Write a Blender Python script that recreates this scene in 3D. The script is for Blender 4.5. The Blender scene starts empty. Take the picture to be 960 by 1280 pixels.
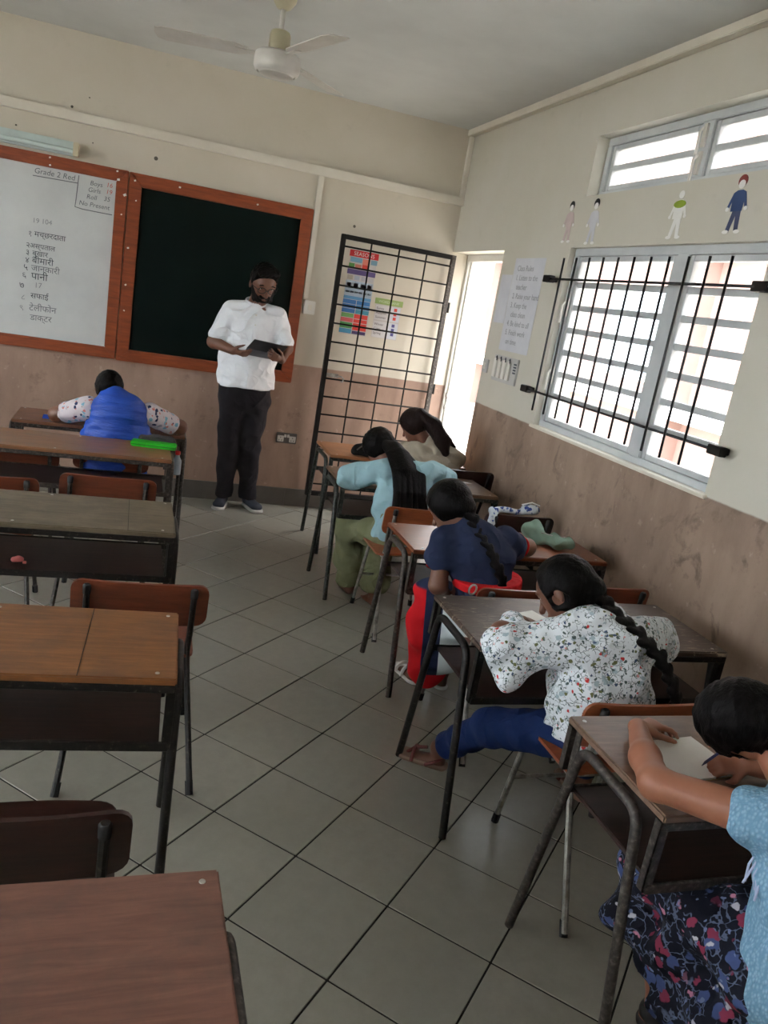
import bpy, bmesh, math, random
import numpy as np
from mathutils import Vector, Matrix

# ------------------------------------------------------------------ camera, world, light, exposure
scene = bpy.context.scene
COL = scene.collection
CH = 1.68757
YAW, PITCH, ROLL = 0.33348, -0.25334, 0.16870
FPX = 984.98
def cam_axes():
    cy, sy, cp, sp, cr, sr = math.cos(YAW), math.sin(YAW), math.cos(PITCH), math.sin(PITCH), math.cos(ROLL), math.sin(ROLL)
    fwd = Vector((sy*cp, cy*cp, sp)); right = Vector((cy, -sy, 0)); up = right.cross(fwd)
    return right*cr+up*sr, right*(-sr)+up*cr, fwd
_r, _u, _f = cam_axes()
cam_data = bpy.data.cameras.new('camera'); cam = bpy.data.objects.new('camera', cam_data); COL.objects.link(cam)
cam.matrix_world = Matrix(((_r.x, _u.x, -_f.x, 0), (_r.y, _u.y, -_f.y, 0), (_r.z, _u.z, -_f.z, CH), (0, 0, 0, 1)))
cam_data.sensor_fit = 'VERTICAL'; cam_data.sensor_height = 24.0; cam_data.lens = FPX/1280*24.0
cam_data.clip_start = 0.02
scene.camera = cam
scene.view_settings.view_transform = 'Standard'; scene.view_settings.look = 'None'
scene.view_settings.gamma = 1.0; scene.view_settings.use_curve_mapping = False
scene.view_settings.exposure = 1.03

world = bpy.data.worlds.new('overcast_sky'); scene.world = world; world.use_nodes = True
bg = world.node_tree.nodes['Background']
bg.inputs['Color'].default_value = (0.90, 0.96, 1.0, 1); bg.inputs['Strength'].default_value = 7.0
try:
    world.cycles.sampling_method = 'MANUAL'; world.cycles.sample_map_resolution = 64
except Exception: pass

XR, YF, ZC = 2.325, 6.12, 3.06          # right wall, front wall, ceiling
XL, YB = -3.7, -2.6                      # left wall, back wall
def portal(loc, rot, sx, sy):
    d = bpy.data.lights.new('window_portal', 'AREA'); d.shape = 'RECTANGLE'; d.size = sx; d.size_y = sy
    d.cycles.is_portal = True
    o = bpy.data.objects.new('window_portal', d); o.location = loc; o.rotation_euler = rot; COL.objects.link(o)
HP = math.pi/2
# openings: right wall (y0,y1,z0,z1), left wall the same
RIGHT_OPEN = [(5.16, 6.12, 0.0, 2.175), (2.68, 4.265, 1.145, 2.175), (2.68, 4.215, 2.45, 2.765), (-1.3, 0.285, 1.145, 2.175), (-1.3, 0.235, 2.45, 2.765)]
LEFT_OPEN = [(3.3, 5.4, 1.0, 2.5), (0.6, 2.7, 1.0, 2.5), (-2.1, 0.0, 1.0, 2.5)]
for (a, b, c, d) in RIGHT_OPEN: portal((XR+0.21, (a+b)/2, (c+d)/2), (0, HP, 0), d-c, b-a)
for (a, b, c, d) in LEFT_OPEN: portal((XL-0.21, (a+b)/2, (c+d)/2), (0, -HP, 0), d-c, b-a)

# ------------------------------------------------------------------ helpers
rng = random.Random(7)
def lin(c):
    def f(v):
        v /= 255.0
        return v/12.92 if v <= 0.04045 else ((v+0.055)/1.055)**2.4
    return (f(c[0]), f(c[1]), f(c[2]), 1.0)
class MB:
    def __init__(s): s.v = []; s.f = []
    def add(s, vs, fs):
        o = len(s.v); s.v += [tuple(map(float, v)) for v in vs]; s.f += [tuple(i+o for i in f) for f in fs]; return s
    def box(s, lo, hi, M=None):
        x0, y0, z0 = lo; x1, y1, z1 = hi
        vs = [Vector(p) for p in ((x0,y0,z0),(x1,y0,z0),(x1,y1,z0),(x0,y1,z0),(x0,y0,z1),(x1,y0,z1),(x1,y1,z1),(x0,y1,z1))]
        if M is not None: vs = [M @ v for v in vs]
        return s.add(vs, [(0,3,2,1),(4,5,6,7),(0,1,5,4),(1,2,6,5),(2,3,7,6),(3,0,4,7)])
    def tube(s, pts, r, n=10, caps=True, rs=None, sq=(1, 1)):
        pts = [Vector(p) for p in pts]; m = len(pts); rings = []
        prev = None
        for i, p in enumerate(pts):
            d = (pts[min(i+1, m-1)] - pts[max(i-1, 0)])
            if d.length < 1e-9: d = Vector((0, 0, 1))
            d.normalize()
            if prev is None:
                a = Vector((0, 0, 1)) if abs(d.z) < 0.9 else Vector((1, 0, 0))
                u = d.cross(a).normalized()
            else:
                u = prev - d*prev.dot(d); u.normalize()
            prev = u; w = d.cross(u); rr = rs[i] if rs else r
            rings.append([p + (u*math.cos(2*math.pi*k/n)*sq[0] + w*math.sin(2*math.pi*k/n)*sq[1])*rr for k in range(n)])
        vs = [v for ring in rings for v in ring]; fs = []
        for i in range(m-1):
            for k in range(n):
                a, b = i*n+k, i*n+(k+1) % n
                fs.append((a, b, b+n, a+n))
        if caps:
            fs.append(tuple(range(n-1, -1, -1))); fs.append(tuple((m-1)*n+k for k in range(n)))
        return s.add(vs, fs)
    def lathe(s, prof, n=24, loc=(0, 0, 0)):
        vs = []; fs = []
        for (r, z) in prof:
            for k in range(n):
                a = 2*math.pi*k/n; vs.append((loc[0]+r*math.cos(a), loc[1]+r*math.sin(a), loc[2]+z))
        m = len(prof)
        for i in range(m-1):
            for k in range(n): a, b = i*n+k, i*n+(k+1) % n; fs.append((a, b, b+n, a+n))
        fs.append(tuple(range(n-1, -1, -1))); fs.append(tuple((m-1)*n+k for k in range(n)))
        return s.add(vs, fs)
    def prism(s, poly, h, M):                     # polygon in local xy, thickness h along local z, placed by M
        n = len(poly)
        vs = [M @ Vector((x, y, 0)) for x, y in poly] + [M @ Vector((x, y, h)) for x, y in poly]
        fs = [tuple(range(n-1, -1, -1)), tuple(range(n, 2*n))] + [(k, (k+1) % n, n+(k+1) % n, n+k) for k in range(n)]
        return s.add(vs, fs)
    def mesh(s, name, bevel=0.0, seg=2):
        me = bpy.data.meshes.new(name); me.from_pydata(s.v, [], s.f)
        if bevel:
            bm = bmesh.new(); bm.from_mesh(me)
            es = [e for e in bm.edges if len(e.link_faces) == 2 and e.calc_face_angle(0) > 0.6]
            bmesh.ops.bevel(bm, geom=es, offset=bevel, segments=seg, affect='EDGES', clamp_overlap=True)
            bm.to_mesh(me); bm.free()
        me.update(); return me
    def build(s, name, mat, parent=None, bevel=0.0, smooth=False, seg=2):
        return mobj(name, s.mesh(name, bevel, seg), mat, parent, smooth)
def mobj(name, me, mat, parent=None, smooth=False):
    if mat is not None and not me.materials: me.materials.append(mat)
    if smooth:
        me.polygons.foreach_set('use_smooth', [True]*len(me.polygons))
        if smooth == 'auto':
            try: me.set_sharp_from_angle(angle=0.7)
            except Exception: pass
    o = bpy.data.objects.new(name, me); COL.objects.link(o)
    if parent is not None: o.parent = parent
    return o
def tag(o, label=None, cat=None, group=None, kind=None):
    if label: o['label'] = label
    if cat: o['category'] = cat
    if group: o['group'] = group
    if kind: o['kind'] = kind
    return o
def thing(name, label, cat, loc=(0, 0, 0), rz=0.0, group=None):
    o = bpy.data.objects.new(name, None); o.location = loc; o.rotation_euler = (0, 0, rz); o.empty_display_size = 0.05
    COL.objects.link(o); return tag(o, label, cat, group)
def T(x, y, z): return Matrix.Translation((x, y, z))
def RZ(a): return Matrix.Rotation(a, 4, 'Z')
def RX(a): return Matrix.Rotation(a, 4, 'X')
def RY(a): return Matrix.Rotation(a, 4, 'Y')

# ------------------------------------------------------------------ materials
class NT:
    def __init__(s, name):
        s.m = bpy.data.materials.new(name); s.m.use_nodes = True; s.t = s.m.node_tree; s.n = s.t.nodes
        s.b = s.n['Principled BSDF']; s.tc = s.n.new('ShaderNodeTexCoord')
    def link(s, a, b): s.t.links.new(a, b)
    def coord(s, scale=(1, 1, 1), space='Object', rot=(0, 0, 0), loc=(0, 0, 0)):
        mp = s.n.new('ShaderNodeMapping'); s.link(s.tc.outputs[space], mp.inputs['Vector'])
        mp.inputs['Scale'].default_value = scale; mp.inputs['Rotation'].default_value = rot; mp.inputs['Location'].default_value = loc
        return mp.outputs['Vector']
    def noise(s, vec, scale, detail=4, rough=0.55, dist=0.0):
        nd = s.n.new('ShaderNodeTexNoise'); s.link(vec, nd.inputs['Vector']); nd.inputs['Scale'].default_value = scale
        nd.inputs['Detail'].default_value = detail; nd.inputs['Roughness'].default_value = rough; nd.inputs['Distortion'].default_value = dist
        return nd.outputs['Fac']
    def voro(s, vec, scale, out='Distance', feature='F1', rnd=1.0):
        nd = s.n.new('ShaderNodeTexVoronoi'); s.link(vec, nd.inputs['Vector']); nd.inputs['Scale'].default_value = scale; nd.feature = feature
        nd.inputs['Randomness'].default_value = rnd
        return nd.outputs[out]
    def ramp(s, fac, stops, interp='LINEAR'):
        nd = s.n.new('ShaderNodeValToRGB'); s.link(fac, nd.inputs['Fac']); cr = nd.color_ramp; cr.interpolation = interp
        while len(cr.elements) < len(stops): cr.elements.new(0.5)
        for e, (p, c) in zip(cr.elements, stops):
            e.position = p; e.color = c if not isinstance(c, (int, float)) else (c, c, c, 1)
        return nd.outputs['Color']
    def mix(s, fac, a, b, mode='MIX'):
        nd = s.n.new('ShaderNodeMix'); nd.data_type = 'RGBA'; nd.blend_type = mode
        for sock, v in ((nd.inputs['Factor'], fac), (nd.inputs['A'], a), (nd.inputs['B'], b)) if False else ((nd.inputs[0], fac), (nd.inputs[6], a), (nd.inputs[7], b)):
            if hasattr(v, 'links'): s.link(v, sock)
            else: sock.default_value = v
        return nd.outputs[2]
    def math(s, op, a, b=None):
        nd = s.n.new('ShaderNodeMath'); nd.operation = op
        for i, v in enumerate((a, b)):
            if v is None: continue
            if hasattr(v, 'links'): s.link(v, nd.inputs[i])
            else: nd.inputs[i].default_value = v
        return nd.outputs[0]
    def sep(s, vec):
        nd = s.n.new('ShaderNodeSeparateXYZ'); s.link(vec, nd.inputs[0]); return nd.outputs
    def bump(s, h, strength=0.2, dist=0.01):
        nd = s.n.new('ShaderNodeBump'); s.link(h, nd.inputs['Height']); nd.inputs['Strength'].default_value = strength; nd.inputs['Distance'].default_value = dist
        s.link(nd.outputs['Normal'], s.b.inputs['Normal'])
    def out(s, color=None, rough=0.6, metal=0.0, spec=None):
        if color is not None:
            if hasattr(color, 'links'): s.link(color, s.b.inputs['Base Color'])
            else: s.b.inputs['Base Color'].default_value = color
        if hasattr(rough, 'links'): s.link(rough, s.b.inputs['Roughness'])
        else: s.b.inputs['Roughness'].default_value = rough
        s.b.inputs['Metallic'].default_value = metal
        if spec is not None: s.b.inputs['Specular IOR Level'].default_value = spec
        return s.m
def mottled(name, c1, c2, scale=6.0, rough=0.6, bump=0.0, bscale=60.0, metal=0.0, spec=None, lo=0.35, hi=0.65):
    k = NT(name); v = k.coord()
    col = k.ramp(k.noise(v, scale, 6, 0.6), [(lo, lin(c1)), (hi, lin(c2))])
    if bump: k.bump(k.noise(v, bscale, 3), bump, 0.004)
    return k.out(col, rough, metal, spec)
def wood(name, c1, c2, wear=None, wear_amt=0.0, rough=0.45, axis='X', stretch=14.0, scratch=None):
    k = NT(name)
    sc = {'X': (1, stretch, stretch), 'Y': (stretch, 1, stretch), 'Z': (stretch, stretch, 1)}[axis]
    v = k.coord(sc); o = k.coord()
    g = k.noise(v, 5.0, 8, 0.65, 0.6)
    col = k.ramp(g, [(0.3, lin(c1)), (0.7, lin(c2))])
    if wear:
        w = k.noise(o, 7.0, 8, 0.7)
        col = k.mix(k.math('MULTIPLY', k.ramp(w, [(0.46, 0.0), (0.66, 1.0)]), wear_amt), col, lin(wear))
    if scratch:
        s2 = k.noise(k.coord((6, 60, 6), rot=(0, 0, 0.25)), 2.2, 3, 0.6, 1.2); gt_ = k.ramp(k.noise(o, 5.0, 2), [(0.47, 0.0), (0.55, 1.0)])
        col = k.mix(k.math('MULTIPLY', k.math('MULTIPLY', k.ramp(s2, [(0.58, 0.0), (0.62, 1.0)]), gt_), 0.75), col, lin(scratch))
    k.bump(g, 0.12, 0.004)
    return k.out(col, rough)

def wall_material(name, upper, lower, z_dado, axis):
    k = NT(name); o = k.coord(); x, y, z = k.sep(o)
    n1 = k.noise(o, 1.3, 5, 0.6); n2 = k.noise(o, 7.0, 8, 0.7); n3 = k.noise(k.coord((1.6, 1.6, 0.5)), 2.2, 6, 0.65)
    up = k.mix(k.ramp(n1, [(0.35, 0.0), (0.7, 0.55)]), lin(upper), lin((upper[0]-14, upper[1]-14, upper[2]-22)))
    up = k.mix(k.math('MULTIPLY', k.ramp(n2, [(0.60, 0.0), (0.75, 1.0)]), 0.16), up, lin((150, 145, 130)))
    lo = k.mix(k.ramp(n3, [(0.35, 0.0), (0.7, 1.0)]), lin(lower), lin((lower[0]-30, lower[1]-28, lower[2]-26)))
    lo = k.mix(k.math('MULTIPLY', k.ramp(n2, [(0.58, 0.0), (0.70, 1.0)]), 0.45), lo, lin((lower[0]-75, lower[1]-68, lower[2]-62)))
    n4 = k.noise(o, 16.0, 6, 0.6)
    lo = k.mix(k.math('MULTIPLY', k.ramp(n4, [(0.63, 0.0), (0.69, 1.0)]), 0.35), lo, lin((lower[0]+38, lower[1]+40, lower[2]+40)))
    if axis:
        n5 = k.noise(k.coord((1, 1, 0.8)), 5.5, 6, 0.62, 0.8)
        lo = k.mix(k.math('MULTIPLY', k.ramp(n5, [(0.56, 0.0), (0.68, 1.0)]), 0.62), lo, lin((74, 60, 52)))
        n6 = k.noise(k.coord((1, 1, 1), rot=(0.6, 0, 0)), 2.2, 5, 0.6)
        lo = k.mix(k.math('MULTIPLY', k.ramp(n6, [(0.5, 0.0), (0.62, 1.0)]), 0.30), lo, lin((112, 92, 78)))
    edge = k.math('ADD', z, k.math('MULTIPLY', k.math('SUBTRACT', k.noise(o, 9.0, 2), 0.5), 0.008))
    step = k.ramp(k.math('MULTIPLY', k.math('SUBTRACT', edge, z_dado-0.5), 1.0), [(0.4995, 0.0), (0.5005, 1.0)])
    col = k.mix(step, lo, up)
    k.bump(k.noise(o, 40.0, 4), 0.12, 0.004)
    return k.out(col, 0.62)
M = {}
M['wall_f'] = wall_material('wall_paint_front', (210, 201, 186), (172, 142, 124), 1.135, False)
M['wall_r'] = wall_material('wall_paint_right', (206, 201, 189), (164, 140, 122), 1.138, True)
M['ceil'] = mottled('ceiling_paint', (200, 201, 198), (212, 213, 210), 1.5, 0.8)
M['trim'] = mottled('trim_paint', (214, 206, 190), (226, 220, 206), 3, 0.5)
M['base'] = mottled('skirting_tile', (88, 83, 77), (102, 96, 89), 5, 0.35)
k = NT('floor_tile_glaze'); oi = k.n.new('ShaderNodeObjectInfo'); va = k.n.new('ShaderNodeVectorMath'); va.operation = 'ADD'; k.link(k.coord(), va.inputs[0]); k.link(oi.outputs['Location'], va.inputs[1]); o_ = va.outputs[0]
c_ = k.ramp(k.noise(o_, 18, 6, 0.7), [(0.3, lin((142, 139, 127))), (0.7, lin((154, 150, 138)))])
c_ = k.mix(k.math('MULTIPLY', oi.outputs['Random'], 0.35), c_, lin((134, 132, 122)))
M['tile'] = k.out(c_, 0.3, 0.0, 0.5)
M['grout'] = mottled('grout', (20, 17, 14), (30, 27, 23), 20, 0.9)
M['bwood'] = wood('board_frame_wood', (116, 52, 26), (158, 76, 38), rough=0.4, axis='X', stretch=8)
M['white_board'] = mottled('whiteboard_enamel', (196, 197, 196), (206, 207, 205), 3, 0.28)
M['green_board'] = mottled('chalkboard_green', (3, 15, 13), (5, 21, 18), 3, 0.55, spec=0.12)
M['black_metal'] = mottled('black_painted_steel', (9, 8, 8), (20, 17, 16), 14, 0.5, 0.1, spec=0.25)
M['rod_metal'] = mottled('window_bar_steel', (18, 20, 24), (30, 32, 38), 14, 0.5)
M['alu'] = mottled('window_frame_paint', (186, 190, 192), (204, 207, 207), 4, 0.4)
M['plastic_w'] = mottled('white_plastic', (214, 210, 200), (226, 222, 214), 4, 0.35)
M['fan_metal'] = mottled('fan_enamel', (196, 192, 184), (214, 210, 204), 6, 0.3)
M['fan_neck'] = mottled('fan_neck_cream', (178, 170, 140), (192, 186, 158), 6, 0.4)
M['paper'] = mottled('paper', (200, 200, 206), (212, 212, 216), 5, 0.8)
M['white_paper'] = mottled('white_paper', (232, 230, 226), (240, 238, 234), 5, 0.8)
M['ink'] = mottled('marker_ink', (40, 44, 52), (66, 70, 80), 20, 0.6)
M['ink_faint'] = mottled('faded_marker_ink', (128, 130, 134), (150, 152, 156), 20, 0.6)
M['ink_red'] = mottled('red_marker_ink', (190, 84, 76), (200, 104, 94), 20, 0.6)
M['ink_mid'] = mottled('grey_marker_ink', (92, 94, 100), (112, 114, 120), 20, 0.6)
def flat(name, c, rough=0.6, d=10):
    if name not in M: M[name] = mottled(name, (max(c[0]-d, 0), max(c[1]-d, 0), max(c[2]-d, 0)), c, 9, rough)
    return M[name]
k = NT('window_glass'); k.b.inputs['Transmission Weight'].default_value = 1.0
M['glass'] = k.out((1, 1, 1, 1), 0.0); k.b.inputs['IOR'].default_value = 1.02
k = NT('worn_frame_steel'); o_ = k.coord()
M['steel'] = k.out(k.ramp(k.noise(o_, 70, 6, 0.6), [(0.40, lin((50, 45, 41))), (0.55, lin((68, 62, 57))), (0.74, lin((108, 102, 95)))]), 0.5, 0.25)
k = NT('dark_frame_steel'); o_ = k.coord()
M['steel_dark'] = k.out(k.ramp(k.noise(o_, 70, 6, 0.6), [(0.45, lin((17, 15, 14))), (0.60, lin((32, 28, 25))), (0.74, lin((84, 78, 70)))]), 0.5, 0.2)
k = NT('green_grey_frame_steel'); o_ = k.coord()
M['steel_green'] = k.out(k.ramp(k.noise(o_, 70, 6, 0.6), [(0.42, lin((42, 46, 43))), (0.56, lin((58, 62, 58))), (0.72, lin((104, 106, 100)))]), 0.5, 0.2)
M['rubber'] = mottled('black_rubber', (12, 12, 12), (22, 22, 23), 9, 0.6)
M['chrome'] = mottled('scuffed_bare_steel', (120, 116, 110), (176, 172, 166), 30, 0.35, 0, 60, 0.7)
M['rivet'] = mottled('rivet_aluminium', (176, 172, 166), (206, 202, 196), 30, 0.35, 0, 60, 0.6)

# ------------------------------------------------------------------ the room
def struct(name, mb, mat, bevel=0.0):
    return tag(mb.build(name, mat, None, bevel), kind='structure')
# floor slab (grout level) with the diagonal tiles as its parts
floor = struct('floor', MB().box((XL, YB, -0.12), (XR, YF, -0.003)), M['grout'])
TS = 0.33; TH = math.radians(44.6); LX, LY = 1.11768*TS, 5.42484*TS
hs = (TS-0.0058)/2
tm = MB().box((-hs, -hs, -0.010), (hs, hs, 0.0)).mesh('floor_tile', 0.0015, 1)
tm.materials.append(M['tile'])
def to_px(p):
    d = Vector(p)-Vector((0, 0, CH)); z = d.dot(_f)
    if z < 0.1: return None
    return 480+FPX*d.dot(_r)/z, 640-FPX*d.dot(_u)/z, z
cells = []
for i in range(-40, 41):
    for j in range(-40, 41):
        a, b = i+0.5, j+0.5
        x = LX+TS*(a*math.cos(TH)+b*math.sin(TH)); y = LY+TS*(a*math.sin(TH)-b*math.cos(TH))
        q = to_px((x, y, 0)); e = 0.24
        inside = XL+e < x < XR-e and YB+e < y < YF-e
        if not (XL-e < x < XR+e and YB-e < y < YF+e): continue
        vis = q is not None and -90 < q[0] < 1050 and -90 < q[1] < 1400
        cells.append((0 if (vis and inside) else 1, q[2] if q else 99, x, y, inside))
cells.sort(key=lambda c: c[:2])
def clip_poly(poly):
    for ax, lim, sg in ((0, XL, 1), (0, XR, -1), (1, YB, 1), (1, YF, -1)):
        out = []
        for a, b in zip(poly, poly[1:]+poly[:1]):
            da, db = sg*(a[ax]-lim), sg*(b[ax]-lim)
            if da >= 0: out.append(a)
            if da*db < 0:
                t = da/(da-db); out.append((a[0]+(b[0]-a[0])*t, a[1]+(b[1]-a[1])*t))
        poly = out
        if len(poly) < 3: return None
    return poly
rest = MB(); n_t = 0
for (fl, _, x, y, inside) in cells:
    if fl == 0 and n_t < 290:
        o = bpy.data.objects.new('floor_tile', tm); COL.objects.link(o); o.parent = floor
        o.location = (x, y, rng.uniform(-0.0006, 0.0)); o.rotation_euler = (0, 0, TH); n_t += 1
    else:
        p = [(x+hs*(sx*math.cos(TH)-sy*math.sin(TH)), y+hs*(sx*math.sin(TH)+sy*math.cos(TH))) for sx, sy in ((-1,-1),(1,-1),(1,1),(-1,1))]
        p = clip_poly(p)
        if p: rest.prism(p, 0.010, T(0, 0, -0.010))
tag(rest.build('tile_field', M['tile'], floor), kind='stuff')
struct('ceiling', MB().box((XL-0.2, YB-0.2, ZC), (XR+0.2, YF+0.2, ZC+0.15)), M['ceil'])
struct('wall_front', MB().box((XL-0.2, YF, -0.1), (XR+0.20, YF+0.2, ZC)), M['wall_f'])
struct('wall_back', MB().box((XL-0.2, YB-0.2, -0.1), (XR+0.2, YB, ZC)), M['wall_f'])
def side_wall(name, x0, x1, opens, mat):
    ys = sorted({YB, YF} | {v for o in opens for v in o[:2]}); mb = MB()
    for a, b in zip(ys, ys[1:]):
        ops = sorted([(o[2], o[3]) for o in opens if o[0] <= a+1e-6 and o[1] >= b-1e-6]); z = -0.1
        for lo, hi in ops:
            if lo > z: mb.box((x0, a, z), (x1, b, lo))
            z = hi
        mb.box((x0, a, z), (x1, b, ZC))
    me = mb.mesh(name); bm = bmesh.new(); bm.from_mesh(me)
    bmesh.ops.remove_doubles(bm, verts=bm.verts, dist=1e-4)
    fk = {}
    for f in bm.faces: fk.setdefault(tuple(sorted(v.index for v in f.verts)), []).append(f)
    bmesh.ops.delete(bm, geom=[f for g in fk.values() if len(g) > 1 for f in g], context='FACES')
    bm.to_mesh(me); bm.free()
    return tag(mobj(name, me, mat), kind='structure')
side_wall('wall_right', XR, XR+0.2, RIGHT_OPEN, M['wall_r'])
side_wall('wall_left', XL-0.2, XL, LEFT_OPEN, M['wall_r'])
# skirting: tile pieces
def baseboard(name, p0, p1, n_out):
    p0 = Vector(p0); p1 = Vector(p1); d = p1-p0; L = d.length; d.normalize(); a = math.atan2(d.y, d.x)
    root = tag(MB().box((0, -0.004, 0), (L, 0.0, 0.143), T(p0.x, p0.y, 0) @ RZ(a)).build(name, M['grout']), kind='structure')
    nn = int(L/0.33)+1
    for q in range(nn):
        x0, x1 = q*0.33+0.001, min((q+1)*0.33-0.001, L)
        if x1-x0 > 0.01: MB().box((x0, -0.012, 0.001), (x1, -0.002, 0.145), T(p0.x, p0.y, 0) @ RZ(a)).build('skirting_tile', M['base'], root, 0.0015, seg=1)
baseboard('baseboard_front', (XL, YF), (XR, YF), 1)
baseboard('baseboard_right', (XR, 5.16), (XR, YB), 1)
# trims
struct('trim_1', MB().box((XL, YF-0.045, 2.515), (XR, YF, 2.575)), M['trim'], 0.004)
struct('trim_2', MB().box((XR-0.05, YB, ZC-0.045), (XR, YF, ZC)), M['trim'], 0.004)
struct('trim_3', MB().box((XR-0.035, YF-0.035, 2.575), (XR, YF, ZC-0.045)), M['trim'], 0.004)
struct('trim_4', MB().box((1.183, YF-0.022, 1.64), (1.225, YF, 2.515)), M['trim'], 0.004)

# ------------------------------------------------------------------ windows
def window(name, xin, y0, y1, z0, z1, rows, mull, handle=True, sgn=1):
    """two sashes of horizontal louvre-like panes in the opening; xin = inner face of the frame"""
    fr = MB(); t = 0.05; x0, x1 = (xin, xin+0.055*sgn); lo, hi = min(x0, x1), max(x0, x1)
    for a, b, c, d in ((y0, y1, z0, z0+0.035), (y0, y1, z1-0.04, z1), (y0, y0+0.045, z0+0.035, z1-0.04), (y1-0.045, y1, z0+0.035, z1-0.04), (mull-0.045, mull+0.045, z0+0.035, z1-0.04)):
        fr.box((lo, a, c), (hi, b, d))
    root = tag(fr.build(name, M['alu'], None, 0.004), kind='structure')
    for (a, b) in ((y0+0.045, mull-0.045), (mull+0.045, y1-0.045)):
        s = MB(); c, d = z0+0.035, z1-0.04; st = 0.032
        xs0, xs1 = (lo+0.010, hi-0.008)
        s.box((xs0, a+0.003, c+0.003), (xs1, a+st, d-0.003)); s.box((xs0, b-st, c+0.003), (xs1, b-0.003, d-0.003))
        s.box((xs0, a+st, c+0.003), (xs1, b-st, c+0.03)); s.box((xs0, a+st, d-0.03), (xs1, b-st, d-0.003))
        sash = s.build('sash', M['alu'], root, 0.003)
        ph = (d-c-0.06)/rows
        for r in range(1, rows):
            zz = c+0.03+ph*r
            MB().box((xs0+0.004, a+st, zz-0.016), (xs1-0.004, b-st, zz+0.016)).build('glazing_bar', M['alu'], sash, 0.003)
        for r in range(rows):
            z_a, z_b = c+0.03+ph*r, c+0.03+ph*(r+1)
            xm = (xs0+xs1)/2
            MB().box((xm-0.0015, a+st-0.004, z_a-0.002), (xm+0.0015, b-st+0.004, z_b+0.002)).build('pane', M['glass'], sash)
    if handle:
        for zz in (z0+0.30*(z1-z0), z0+0.68*(z1-z0)):
            for yy in ((y1-0.045, ) if rows > 2 else (mull, )):
                h = MB().box((lo-0.012 if sgn > 0 else hi, yy-0.012, zz-0.05), (lo if sgn > 0 else hi+0.012, yy+0.012, zz+0.05))
                h.tube([(lo-0.02*sgn, yy, zz+0.03), (lo-0.035*sgn, yy, zz+0.01), (lo-0.035*sgn, yy-0.005, zz-0.09)], 0.007, 8)
                h.build('window_handle', M['plastic_w'], root, 0.0)
    return root
w1 = window('window_1', XR+0.035, 2.64, 4.265, 1.145, 2.175, 7, 3.27)
w2 = window('window_2', XR+0.070, 2.68, 4.215, 2.45, 2.765, 2, 3.37)
window('window_3', XR+0.075, -1.3, 0.285, 1.145, 2.175, 7, -0.5)
window('window_4', XR+0.095, -1.3, 0.235, 2.45, 2.765, 2, -0.5)
for q, (a, b, c, d) in enumerate(LEFT_OPEN): window('window_%d' % (5+q), XL-0.075, a, b, c, d, 7, (a+b)/2, False, -1)
MB().box((XR-0.018, 2.66, 1.128), (XR+0.035, 4.285, 1.146)).build('window_sill', M['trim'], w1, 0.004)

# window grille: 11 upright bars on two cross rods with black wall anchors
g = thing('window_grille', 'black steel bar grille fixed across the large lower window', 'grille', (XR, 3.5, 1.67))
xg = -0.05
for q in range(11):
    y = 4.203-q*0.1388-3.5
    MB().tube([(xg-0.010, y, 1.235-1.67), (xg-0.010, y, 2.107-1.67)], 0.0062, 8).build('upright_bar', M['rod_metal'], g, 0, True)
for z in (1.992, 1.343):
    MB().tube([(xg, 4.355-3.5, z-1.67), (xg, 2.60-3.5, z-1.67)], 0.0065, 8).build('cross_rod', M['rod_metal'], g, 0, True)
    for y in (4.355, 2.62):
        MB().box((xg-0.018, y-3.5-0.042, z-1.67-0.02), (xg+0.018, y-3.5+0.042, z-1.67+0.02)).box((xg+0.01, y-3.5-0.02, z-1.67-0.014), (0.0, y-3.5+0.02, z-1.67+0.014)).build('wall_anchor', M['black_metal'], g, 0.003)

# door frame in the right wall's opening next to the front wall
df = MB().box((XR+0.13, 5.16, 0.0), (XR+0.20, 5.195, 2.175)).box((XR+0.13, 6.085, 0.0), (XR+0.20, 6.12, 2.175)).box((XR+0.13, 5.195, 2.125), (XR+0.20, 6.085, 2.175))
df.box((XR+0.15, 6.06, 0.0), (XR+0.19, 6.085, 2.125))
dr = tag(df.build('door_1', M['plastic_w'], None, 0.003), kind='structure')
for z in (0.95, 1.05): MB().box((XR+0.138, 6.055, z), (XR+0.15, 6.07, z+0.035)).build('strike_plate', M['chrome'], dr, 0.001)

# open steel gate folded flat against the front wall
gt = thing('steel_gate', 'black welded steel grid gate swung open against the front wall', 'gate', (1.40, YF-0.075, 0))
gw, g0, g1 = 0.925, 0.125, 2.145
gd = M['black_metal']
MB().box((0, -0.018, g0), (0.034, 0.018, g1)).build('stile', gd, gt, 0.002)
MB().box((gw-0.034, -0.018, g0), (gw, 0.018, g1)).build('stile', M['steel'], gt, 0.002)
MB().box((0.034, -0.018, g1-0.034), (gw-0.034, 0.018, g1)).build('rail', gd, gt, 0.002)
MB().box((0.034, -0.018, g0), (gw-0.034, 0.018, g0+0.034)).build('rail', gd, gt, 0.002)
for q in range(1, 4):
    x = 0.017+(gw-0.034)*q/4
    MB().tube([(x, 0.0, g0+0.03), (x, 0.0, g1-0.03)], 0.0065, 8).build('upright_rod', gd, gt, 0, True)
for q in range(14):
    z = g1-0.085-q*(g1-g0-0.14)/13.3
    MB().tube([(0.03, -0.008, z), (gw-0.03, -0.008, z)], 0.0065, 8).build('cross_rod', gd, gt, 0, True)
lk = MB().box((0.034, -0.03, 1.085), (0.125, -0.012, 1.115)).tube([(0.04, -0.026, 1.10), (0.15, -0.026, 1.10), (0.17, -0.026, 1.085), (0.165, -0.026, 1.06), (0.15, -0.026, 1.06)], 0.006, 8)
lk.build('bolt_latch', M['chrome'], gt, 0.0)
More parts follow.
